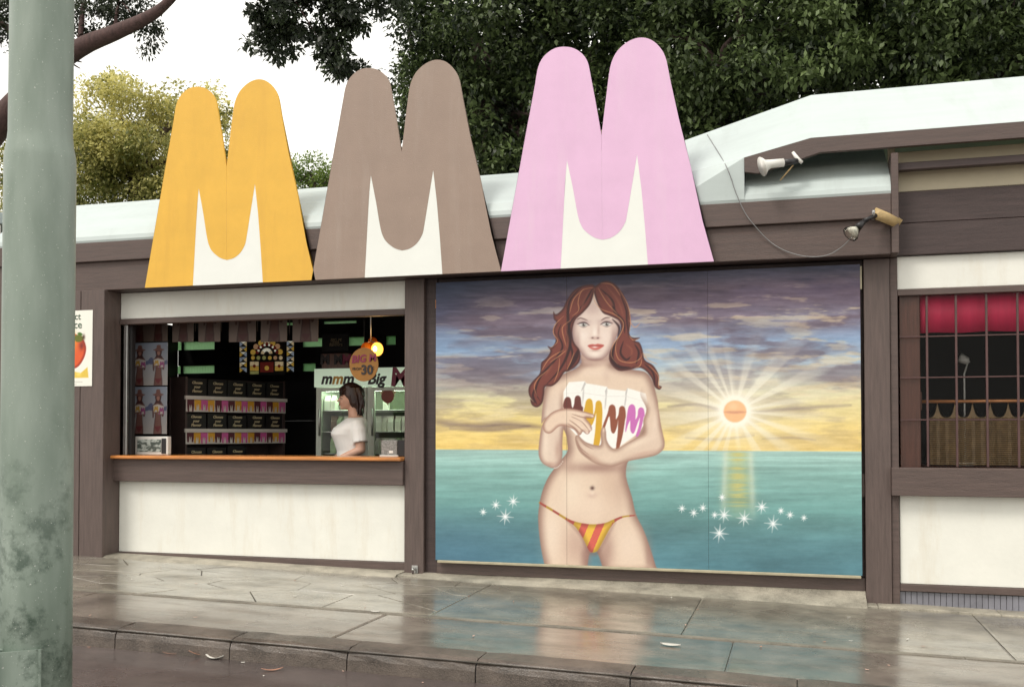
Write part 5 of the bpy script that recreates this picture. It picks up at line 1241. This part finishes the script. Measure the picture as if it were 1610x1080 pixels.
box('label_card', a.x + .085, a.x + .125, .246, .2495, zb + .03, zb + .055, M['white_plastic'], nd, .001)

# ================================================================== THE SHOP ASSISTANT
def remeshed(name, parts, voxel, m, parent, smooth=2):
    V, Fc = join_vf(parts); me = bpy.data.meshes.new('tmp'); me.from_pydata([tuple(v) for v in V], [], Fc); me.update()
    o = bpy.data.objects.new('tmp', me); COL.objects.link(o)
    r = o.modifiers.new('r', 'REMESH'); r.mode = 'VOXEL'; r.voxel_size = voxel
    s = o.modifiers.new('s', 'SMOOTH'); s.factor = .5; s.iterations = smooth
    dg = bpy.context.evaluated_depsgraph_get(); nm = bpy.data.meshes.new_from_object(o.evaluated_get(dg)); nm.name = name
    bpy.data.objects.remove(o); bpy.data.meshes.remove(me)
    nm.materials.clear(); nm.shade_smooth()
    return link(name, nm, m, parent)
def loft(st, seg=20):
    vs, fs = [], []
    for (z, cx, a, b) in st:
        for k in range(seg): t = 2 * math.pi * k / seg; vs.append((cx + a * math.cos(t), b * math.sin(t), z))
    for i in range(len(st) - 1):
        for k in range(seg): k2 = (k + 1) % seg; fs.append((i * seg + k, i * seg + k2, (i + 1) * seg + k2, (i + 1) * seg + k))
    fs.append(tuple(range(seg))[::-1]); fs.append(tuple(range((len(st) - 1) * seg, len(st) * seg)))
    return vs, fs
M['skin'] = mat('skin', (0.62, 0.37, 0.27), 0.5, 0.08, 12); M['uniform'] = mat('uniform_white', (0.84, 0.84, 0.82), 0.7, 0.04, 6, bump=.9, bscale=9)
M['hair'] = mat('hair_brown', (0.026, 0.011, 0.008), 0.36, 0.7, 22, (1, 1, .18), .5, 60); M['lip'] = mat('lips', (0.42, 0.14, 0.11), 0.45, 0.1); M['eye'] = mat('eye_dark', (.03, .02, .02), .3, .1); M['eye_white'] = mat('eye_white', (.6, .58, .55), .3, .05)
hp = P(549, 660, .95)
person = thing('person', 'person in a white short-sleeved uniform looking down behind the counter', 'person', (hp.x + .05, .95, FL))
# local frame: x ahead of the face, z above the shop floor (floor is 0)
torso_st = [(.80, 0, .15, .18), (.95, 0, .145, .175), (1.05, .01, .14, .165), (1.15, .025, .155, .17), (1.22, .04, .17, .178), (1.28, .03, .155, .185), (1.33, .0, .125, .185), (1.37, -.02, .095, .155), (1.40, -.02, .07, .09), (1.46, -.005, .058, .06), (1.52, .01, .056, .056)]
hx = .035
head = [ell_vf((hx - .005, 0, 1.605), (.098, .076, .105)), ell_vf((hx + .035, 0, 1.535), (.062, .058, .062)), ell_vf((hx + .072, 0, 1.492), (.024, .026, .019)), ell_vf((hx + .086, 0, 1.60), (.014, .045, .03)),
        tube_vf([(hx + .092, 0, 1.60), (hx + .108, 0, 1.572), (hx + .122, 0, 1.556)], [.008, .0115, .013], 8), ell_vf((hx + .096, 0, 1.526), (.009, .022, .012)), ell_vf((hx + .07, .032, 1.55), (.03, .025, .03)), ell_vf((hx + .07, -.032, 1.55), (.03, .025, .03)),
        ell_vf((hx - .012, .077, 1.575), (.018, .008, .028)), ell_vf((hx - .012, -.077, 1.575), (.018, .008, .028))]
def arm(s):
    sh_, el, wr = (-.02, .175 * s, 1.31), (-.045, .235 * s, 1.06), (.17, .185 * s, .96)
    up = [sh_, (-.035, .215 * s, 1.2), el]; out = [tube_vf(up, [.056, .052, .045], 12), tube_vf([el, (.06, .215 * s, 1.01), wr], [.045, .042, .030], 12), ell_vf(el, (.045, .045, .045)), ell_vf((.215, .175 * s, .945), (.05, .038, .02))]
    for k, (dy, L) in enumerate(((-.03, .062), (-.010, .075), (.011, .070), (.029, .055))):
        y = .175 * s + dy; out.append(tube_vf([(.245, y, .945), (.245 + L * .55, y, .94), (.245 + L, y, .92)], [.0095, .009, .0075], 8))
    y = .175 * s - .036 * s; out.append(tube_vf([(.19, y, .945), (.225, y - .03 * s, .935), (.25, y - .035 * s, .925)], [.012, .0105, .0085], 8))
    return out
legs = []
for s in (-1, 1):
    legs += [tube_vf([(0, .085 * s, .85), (.005, .085 * s, .5), (-.01, .085 * s, .3), (0, .085 * s, .08)], [.085, .06, .054, .036], 12), ell_vf((.05, .085 * s, .035), (.115, .04, .035))]
body = remeshed('body', [loft(torso_st)] + head + arm(-1) + arm(1) + legs, .0075, M['skin'], person)
shirt_st = [(z, cx, a + .012, b + .012) for z, cx, a, b in torso_st if .8 <= z <= 1.37] + [(1.395, -.025, .075, .098)]
shirt_st = [(.42, 0, .20, .22), (.6, 0, .185, .205)] + shirt_st
def sleeve(s): return [tube_vf([(-.015, .14 * s, 1.33), (-.03, .20 * s, 1.25), (-.042, .228 * s, 1.13)], [.072, .075, .074], 14)]
uni = remeshed('uniform', [loft(shirt_st, 28)] + sleeve(-1) + sleeve(1), .009, M['uniform'], person, 3)
hair_parts = [ell_vf((hx - .032, 0, 1.635), (.118, .094, .112)), ell_vf((hx - .075, 0, 1.55), (.075, .088, .105)), ell_vf((hx - .085, 0, 1.455), (.05, .075, .07)), ell_vf((hx + .058, 0, 1.678), (.05, .07, .04)), ell_vf((hx + .080, .01, 1.650), (.026, .05, .03)), ell_vf((hx - .01, 0, 1.70), (.09, .08, .06))]
rs = random.Random(8)
for k in range(30):
    y = rs.uniform(-.07, .07); z0 = 1.69; hair_parts.append(tube_vf([(hx + .05 + rs.uniform(-.02, .02), y * .8, z0), (hx + .085, y, 1.66), (hx + .094, y * 1.05, 1.626 + rs.uniform(-.012, .014))], [.012, .010, .004], 6))
for k in range(46):
    s = rs.choice((-1, 1)); x = rs.uniform(-.12, .012); a_ = s * rs.uniform(.062, .094)
    hair_parts.append(tube_vf([(hx + x * .6, a_ * .8, 1.70), (hx + x, a_, 1.60), (hx + x - .01, a_ * .98, 1.53), (hx + x - rs.uniform(-.01, .03), a_ * .9, 1.53 - rs.uniform(.03, .13) * (1 if x < -.05 else .3))], [.018, .014, .012, .005], 6))
hair = remeshed('hair', hair_parts, .007, M['hair'], person, 1)
def pm(name, vf, m, parent=person):
    me = bpy.data.meshes.new(name); me.from_pydata([tuple(q) for q in vf[0]], [], vf[1]); me.update(); me.shade_smooth(); return link(name, me, m, parent)
pm('lips', join_vf([ell_vf((hx + .101, 0, 1.530), (.007, .018, .005)), ell_vf((hx + .100, 0, 1.522), (.007, .017, .0055))]), M['lip'])
for s in (-1, 1):
    pm('eye', ell_vf((hx + .082, .030 * s, 1.586), (.012, .014, .007)), M['eye_white']); pm('eyelash', tube_vf([(hx + .078, .046 * s, 1.584), (hx + .094, .034 * s, 1.590), (hx + .094, .018 * s, 1.588)], [.003, .0042, .003], 6), M['eye'])
    pm('eyebrow', tube_vf([(hx + .076, .050 * s, 1.612), (hx + .096, .034 * s, 1.620), (hx + .099, .014 * s, 1.614)], [.003, .0045, .003], 6), M['hair'])
person.rotation_euler = (0, 0, R(211))
person.scale = (1.07, 1.07, 1.0)

# ================================================================== BEHIND THE RIGHT WINDOW
M['pelmet'] = mat('crimson_cloth', (0.60, 0.018, 0.085), 0.6, 0.12, 3, (6, 1, .5), .1, 10)
M['brass'] = mat('brass_rod', (0.42, 0.18, 0.07), 0.35, 0.15, metal=.4); M['bamboo'] = mat('bamboo_slat', (0.20, 0.13, 0.06), 0.55, 0.35, 12)
a, b = P(1447, 524, .14), P(1449, 462, .14)
n = 40; vs, fs = [], []
for k in range(n + 1):
    x = a.x + (2.52 - a.x) * k / n; y = .14 + .002 * math.sin(k * 1.7)
    vs += [(x, y, a.z + .004 * math.sin(k * .6)), (x, y - .002, 2.52)]
for k in range(n): fs.append((2 * k, 2 * k + 2, 2 * k + 3, 2 * k + 1))
o = mesh_obj('pelmet', vs, fs, M['pelmet'], None, True); md = o.modifiers.new('t', 'SOLIDIFY'); md.thickness = .004
tag(o, 'crimson cloth pelmet across the top of the barred window', 'pelmet')
rz = P(1500, 631, .2).z
rod = thing('curtain_rod', 'copper curtain rod crossing behind the window bars', 'rod', (a.x - .02, .2, rz))
tube('rod', [(a.x, .2, rz), (2.52, .2, rz)], .014, M['brass'], rod, 10)
box('bracket', a.x - .05, a.x + .01, .16, .24, P(1450, 645, .2).z, P(1450, 616, .2).z, M['wood_red'], rod, .004)
cur = thing('slat_curtain', 'brown slatted cafe curtain with scalloped top behind the window', 'curtain', (1.7, .2, 1.12))
ct_z = P(1500, 657, .2).z; x0_, x1_ = P(1462, 690, .2).x, 2.50
npk = 11; step_ = (x1_ - x0_) / npk; rows_ = 24
for k in range(rows_):
    z = 1.13 + k * (ct_z - 1.13) / (rows_ - 1)
    vs, fs = [], []; n = 60
    for i in range(n + 1):
        x = x0_ + (x1_ - x0_) * i / n; y = .2 + .022 * math.cos(2 * math.pi * (x - x0_) / step_ * 1.0)
        vs += [(x, y, z - .0065), (x, y - .003, z), (x, y, z + .0065)]
    for i in range(n):
        for s in range(2): q = i * 3 + s; fs.append((q, q + 3, q + 4, q + 1))
    mesh_obj('slat', vs, fs, M['bamboo'], cur)
for k in range(npk):      # scalloped top: peaks tied to the rod
    xc = x0_ + (k + .45) * step_; pts = []
    for i in range(13):
        t = (i / 12 - .5) * 2; h = .115 * (1 - abs(t)) ** 3.5
        pts.append((xc + t * step_ * .5, ct_z + .004 + h))
    prism('scallop', pts + [(xc + step_ * .5, ct_z + .001), (xc - step_ * .5, ct_z + .001)], .198, .204, M['bamboo'], cur)
    tube('loop', [(xc, .2, ct_z + .11), (xc, .19, rz)], .003, M['brass'], cur, 5)
a, b = P(1416, 733, .1), P(1446, 462, .1)
sp_ = box('side_cupboard', a.x, b.x, .1, .5, 0.16, 2.55, M['wood_red']); tag(sp_, 'dark red timber cupboard side at the left of the barred window', 'cupboard')
dl = thing('desk_lamp', 'small white desk lamp glimpsed through the barred window', 'lamp', (P(1512, 590, .9).x, .9, 1.1))
p0, p1, p2 = P(1516, 588, .9), P(1522, 568, .9), P(1508, 562, .9)
tube('arm', [(p0.x, .9, 1.12), p0, p1], .008, M['white_plastic'], dl, 6); tube('shade', [p1 + Vector((.01, 0, .005)), p1, p2], [.015, .03, .045], M['white_plastic'], dl, 12)
tube('base', [(p0.x, .9, 1.10), (p0.x, .9, 1.125)], .08, M['white_plastic'], dl, 16)
tb = thing('work_bench', 'dark bench inside the right-hand room below the window', 'bench', (1.7, 1.0, FL))
box('top', 1.0, 2.5, .62, 1.3, 1.06, 1.10, M['wood_red'], tb)
for x in (1.04, 2.46):
    for y in (.66, 1.26): box('leg', x - .03, x + .03, y - .03, y + .03, FL, 1.059, M['wood_red'], tb)

# ================================================================== TREES
M['bark'] = mat('bark', (0.075, 0.048, 0.042), 0.85, 0.4, 8, (3, 3, .6), .8, 30)
M['bark_red'] = mat('bark_red', (0.075, 0.040, 0.036), 0.8, 0.4, 8, (3, 3, .8), .7, 30)
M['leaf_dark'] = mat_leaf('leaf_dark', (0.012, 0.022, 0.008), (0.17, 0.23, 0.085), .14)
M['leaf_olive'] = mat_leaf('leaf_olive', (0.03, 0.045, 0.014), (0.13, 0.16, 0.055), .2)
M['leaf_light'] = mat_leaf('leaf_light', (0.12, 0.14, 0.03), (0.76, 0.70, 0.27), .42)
M['leaf_green'] = mat_leaf('leaf_green', (0.09, 0.15, 0.03), (0.30, 0.40, 0.10), .35)
M['leaf_over'] = mat_leaf('leaf_over', (0.016, 0.022, 0.012), (0.05, 0.07, 0.03), .12)
def leaf_cloud(name, clusters, per, size, aspect, m, parent, seed, sigma=.5, droop=.25, flat=.45):
    """clusters: (x, y, z, radius, tint); leaves are folded diamonds scattered through each cluster"""
    rg = np.random.default_rng(seed); cl = np.array(clusters, float)
    cnt = np.maximum(4, (per * (cl[:, 3] / cl[:, 3].mean()) ** 2)).astype(int); idx = np.repeat(np.arange(len(cl)), cnt); n = len(idx)
    g = rg.normal(size=(n, 3)); g /= np.linalg.norm(g, axis=1, keepdims=True); rad = rg.random(n) ** sigma
    pos = cl[idx, :3] + g * (rad * cl[idx, 3])[:, None] * np.array([1, 1, .72])
    d = g * .7 + rg.normal(size=(n, 3)) * .7; d[:, 2] -= droop; d /= np.linalg.norm(d, axis=1, keepdims=True)
    up = rg.normal(size=(n, 3)) * flat + np.array([0, 0, 1.0]); s = np.cross(d, up); s /= np.linalg.norm(s, axis=1, keepdims=True) + 1e-9
    nn = np.cross(s, d); L = size * rg.uniform(.6, 1.3, n)[:, None]; W = L * aspect
    V = np.stack([pos, pos + d * L * .45 + s * W * .5 + nn * W * .18, pos + d * L, pos + d * L * .45 - s * W * .5 + nn * W * .18], 1)
    q = np.arange(n * 4).reshape(n, 4)
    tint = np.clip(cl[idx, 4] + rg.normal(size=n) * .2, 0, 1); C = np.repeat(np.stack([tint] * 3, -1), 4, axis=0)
    o0 = np.array(origin_of(parent))
    return fast_quads(name, V.reshape(-1, 3) - o0, q, m, parent, C)
def clusters_in(blobs, n, rad, seed, shell=.55):
    """cluster centres spread through ellipsoid blobs (c, r), favouring their outer shell"""
    rg = np.random.default_rng(seed); out = []; vol = np.array([r[0] * r[1] * r[2] for c, r, *_ in blobs]) ** .7; vol /= vol.sum()
    for b, k in zip(blobs, rg.multinomial(n, vol)):
        c, r = b[0], b[1]; t0 = b[2] if len(b) > 2 else .4
        for _ in range(k):
            v = rg.normal(size=3); v /= np.linalg.norm(v); v *= rg.random() ** (1 / 3) * (1 - shell) + shell * rg.random() ** .25
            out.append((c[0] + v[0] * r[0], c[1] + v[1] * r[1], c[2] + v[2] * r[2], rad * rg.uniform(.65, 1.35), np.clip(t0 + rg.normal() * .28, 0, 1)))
    return out
def limbs(parent, base, tips, r0, m, name='limb', seed=1):
    rr = random.Random(seed)
    for t in tips:
        t = Vector(t); b = Vector(base); mid = (b + t) / 2 + Vector((rr.uniform(-.3, .3), rr.uniform(-.3, .3), rr.uniform(.1, .5)))
        pts = [Vector((q[0], q[1], 0)) for q in spl([(b.x, b.y), (mid.x, mid.y), (t.x, t.y)], False, 4)]; zs_ = [q[0] for q in spl([(b.z, 0), (mid.z, 0), (t.z, 0)], False, 4)]
        for p, z in zip(pts, zs_): p.z = z
        n = len(pts); tube(name, pts, [r0 * (1 - .8 * i / (n - 1)) for i in range(n)], m, parent, 7)
def tree(name, label, base, fork, rtrunk, blobs, nc, rad, per, size, aspect, lm, bm_, seed, shell=.55, group=None, **kw):
    t = thing(name, label, 'tree', base, group)
    bx = Vector(base); fk = Vector(fork)
    tube('trunk', [bx - Vector((0, 0, .2)), bx + (fk - bx) * .35 + Vector((.06, 0, 0)), bx + (fk - bx) * .7, fk], [rtrunk * 1.25, rtrunk, rtrunk * .85, rtrunk * .65], bm_, t, 12)
    limbs(t, fk, [Vector(b[0]) for b in blobs], rtrunk * .45, bm_, seed=seed)
    leaf_cloud('crown', clusters_in(blobs, nc, rad, seed, shell), per, size, aspect, lm, t, seed + 50, **kw)
    return t
def PB(px, py, Y, rx, rz, t=.4, ry=None):
    """a crown lobe seen at a pixel, standing at depth Y"""
    c = P(px, py, Y); k = (Y + CAM_D) / F_PX / ray(px, py)[1]
    return ((c.x, c.y, c.z), (rx * k, (ry if ry else rx * .8) * k, rz * k), t)
G0 = lambda x: ground(x) - .09
# the great dark evergreen mass behind the roof: three trees
Y1 = 7.5
b1 = [PB(760, 60, Y1, 130, 110, .3), PB(700, 190, Y1 + .6, 90, 110, .22), PB(830, 180, Y1, 130, 130, .32), PB(900, -60, Y1, 190, 110, .3), PB(650, 120, Y1 + .5, 45, 60, .25), PB(690, 20, Y1 + .3, 80, 46, .25), PB(960, 60, Y1 + .6, 150, 130, .35), PB(760, 260, Y1, 110, 70, .3), PB(870, 290, Y1 + .4, 140, 60, .3)]
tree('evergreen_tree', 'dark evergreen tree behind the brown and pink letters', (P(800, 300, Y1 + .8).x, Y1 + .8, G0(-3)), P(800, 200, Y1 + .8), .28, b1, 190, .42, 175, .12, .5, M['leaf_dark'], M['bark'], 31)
Y2 = 6.4
b2 = [PB(1150, 60, Y2, 150, 110, .5), PB(1100, 190, Y2 + .4, 120, 90, .42), PB(1300, 20, Y2, 170, 90, .55), PB(1240, 130, Y2, 150, 90, .55), PB(1040, 60, Y2 + .8, 120, 120, .34), PB(1200, -90, Y2, 220, 90, .5), PB(1080, 260, Y2 + .6, 130, 60, .4)]
tree('evergreen_tree', 'dark evergreen tree rising right of the pink letter', (P(1180, 300, Y2 + .8).x, Y2 + .8, G0(-.5)), P(1180, 180, Y2 + .8), .25, b2, 190, .36, 175, .11, .5, M['leaf_dark'], M['bark'], 32)
Y3 = 6.9
b3 = [PB(1480, 40, Y3, 150, 110, .42), PB(1420, 110, Y3 - .2, 130, 70, .5), PB(1590, 90, Y3, 130, 80, .4), PB(1640, -20, Y3 + .4, 160, 130, .3), PB(1380, -60, Y3, 180, 80, .45), PB(1720, 90, Y3, 140, 120, .35)]
tree('evergreen_tree', 'dark evergreen tree above the right-hand canopy', (P(1500, 300, Y3 + .8).x, Y3 + .8, G0(2)), P(1500, 160, Y3 + .8), .25, b3, 170, .38, 175, .115, .5, M['leaf_dark'], M['bark'], 33)
Yb = 10.5
b4 = [PB(900, 150, Yb, 220, 150, .1), PB(1150, 130, Yb, 220, 160, .1), PB(1400, 80, Yb, 240, 170, .1), PB(1640, 60, Yb, 220, 180, .1), PB(760, 110, Yb, 100, 100, .1), PB(1000, -90, Yb, 260, 120, .1), PB(1450, -120, Yb, 300, 120, .1), PB(790, 240, Yb, 110, 70, .1)]  # shade inside the dark mass is put into this low leaf tint
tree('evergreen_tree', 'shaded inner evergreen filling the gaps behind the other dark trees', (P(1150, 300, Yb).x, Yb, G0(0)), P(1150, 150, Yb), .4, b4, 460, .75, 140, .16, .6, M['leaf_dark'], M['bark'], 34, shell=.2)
# pale tree on the left; its lit top is put into lighter upper lobe tints
Y5 = 13.0
b5 = [PB(190, 175, Y5, 80, 60, .62), PB(290, 170, Y5 + .6, 80, 45, .72), PB(150, 240, Y5 - .4, 70, 60, .40), PB(230, 260, Y5 - .3, 90, 70, .34), PB(180, 300, Y5, 110, 60, .28), PB(320, 250, Y5 + .5, 80, 80, .5), PB(180, 225, Y5 - .8, 60, 34, .72), PB(90, 240, Y5, 60, 70, .4), PB(20, 280, Y5, 70, 60, .35), PB(400, 280, Y5 + .8, 60, 60, .4), PB(440, 250, Y5 + .9, 14, 20, .4)]
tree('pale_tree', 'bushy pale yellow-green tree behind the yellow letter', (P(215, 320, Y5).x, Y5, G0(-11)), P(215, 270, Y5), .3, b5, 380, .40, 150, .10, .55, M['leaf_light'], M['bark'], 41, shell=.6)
Y6 = 11.0
b6 = [PB(490, 268, Y6, 44, 26, .55), PB(470, 290, Y6, 40, 30, .45), PB(520, 285, Y6, 44, 34, .45), PB(560, 310, Y6, 60, 40, .4)]
tree('round_shrub', 'small rounded green shrub between the yellow and brown letters', (P(500, 330, Y6).x, Y6, G0(-7)), P(500, 310, Y6), .12, b6, 90, .26, 120, .07, .55, M['leaf_green'], M['bark'], 43)
# overhanging tree at the left: leaning trunk, long limb, hanging foliage
Y7 = 3.6
ot = thing('overhanging_tree', 'dark overhanging tree with a leaning reddish limb at upper left', 'tree', (P(-330, 330, Y7).x, Y7, G0(-12)))
tr = [Vector((P(-330, 330, Y7).x, Y7, G0(-12) - .2)), P(-260, 480, Y7), P(-120, 320, Y7), P(-20, 215, Y7), P(60, 125, Y7 - .1), P(125, 76, Y7 - .2), P(180, 52, Y7 - .3), P(232, 28, Y7 - .4), P(268, 0, Y7 - .5), P(330, -70, Y7 - .7), P(420, -120, Y7 - .9), P(520, -110, Y7 - 1.0)]
sm = []
for axis in range(3): sm.append([q[0] for q in spl([(p[axis], 0) for p in tr], False, 4)])
pts = [Vector(t) for t in zip(*sm)]; n = len(pts)
tube('trunk', pts, [np.interp(i / (n - 1), [0, .2, .35, .55, .72, 1], [.40, .28, .155, .105, .06, .025]) for i in range(n)], M['bark_red'], ot, 12)
for a, b, r in (((60, 125), (-40, 20), .07), ((125, 76), (150, -20), .05), ((20, 190), (60, 170), .05), ((180, 52), (205, 20), .03), ((75, 165), (128, 98), .045)):
    limbs(ot, P(*a, Y7 - .15), [P(*b, Y7 - .15)], r, M['bark_red'])
limbs(ot, P(420, -120, Y7 - .9), [P(430, 20, Y7 - 1.0), P(500, 60, Y7 - 1.0), P(560, 40, Y7 - .9)], .03, M['bark_red'], seed=4)
limbs(ot, P(80, 160, Y7 - .15), [P(126, 108, Y7 - .2)], .035, M['bark_red'])
bl = [PB(150, 18, Y7, 55, 42, .3), PB(200, 0, Y7 + .2, 50, 34, .3), PB(120, 50, Y7, 24, 34, .3), PB(228, 62, Y7 - .2, 22, 24, .35), PB(250, 35, Y7 - .2, 14, 14, .35), PB(8, 30, Y7, 30, 50, .25), PB(-40, 0, Y7, 60, 60, .25)]
leaf_cloud('crown', clusters_in(bl, 75, .17, 61, .3), 95, .07, .42, M['leaf_over'], ot, 62, droop=.6)
bl = [PB(480, 20, Y7 - 1, 80, 46, .3), PB(430, 40, Y7 - 1, 40, 34, .3), PB(560, 15, Y7 - 1, 42, 36, .3), PB(610, -20, Y7 - 1, 40, 24, .3), PB(530, 80, Y7 - 1, 36, 26, .3), PB(450, 75, Y7 - 1, 34, 18, .3), PB(545, 112, Y7 - 1, 20, 10, .35), PB(400, 60, Y7 - 1, 14, 12, .4), PB(470, -40, Y7 - 1, 100, 36, .3)]
leaf_cloud('hanging_foliage', clusters_in(bl, 150, .15, 63, .35), 75, .082, .5, M['leaf_over'], ot, 64, droop=.5)
# sprays of the evergreen against the sky at its left edge
bl = [PB(660, 30, Y1 - .5, 24, 30, .3), PB(640, 95, Y1 - .5, 16, 36, .3), PB(645, 150, Y1 - .4, 18, 22, .3), PB(690, 60, Y1 - .5, 46, 20, .3), PB(640, 185, Y1 - .4, 12, 20, .4), PB(665, 110, Y1 - .4, 24, 40, .3)]
sp = thing('evergreen_spray', 'thin evergreen tree at the edge of the sky left of the dark trees', 'tree', (P(655, 300, Y1).x, Y1, G0(-4)))
tube('trunk', [Vector((P(660, 300, Y1).x, Y1, G0(-4) - .1)), P(664, 200, Y1), P(655, 120, Y1 - .2), P(640, 30, Y1 - .4)], [.09, .06, .04, .02], M['bark'], sp, 8)
leaf_cloud('crown', clusters_in(bl, 70, .24, 65, .3), 60, .085, .5, M['leaf_dark'], sp, 66)
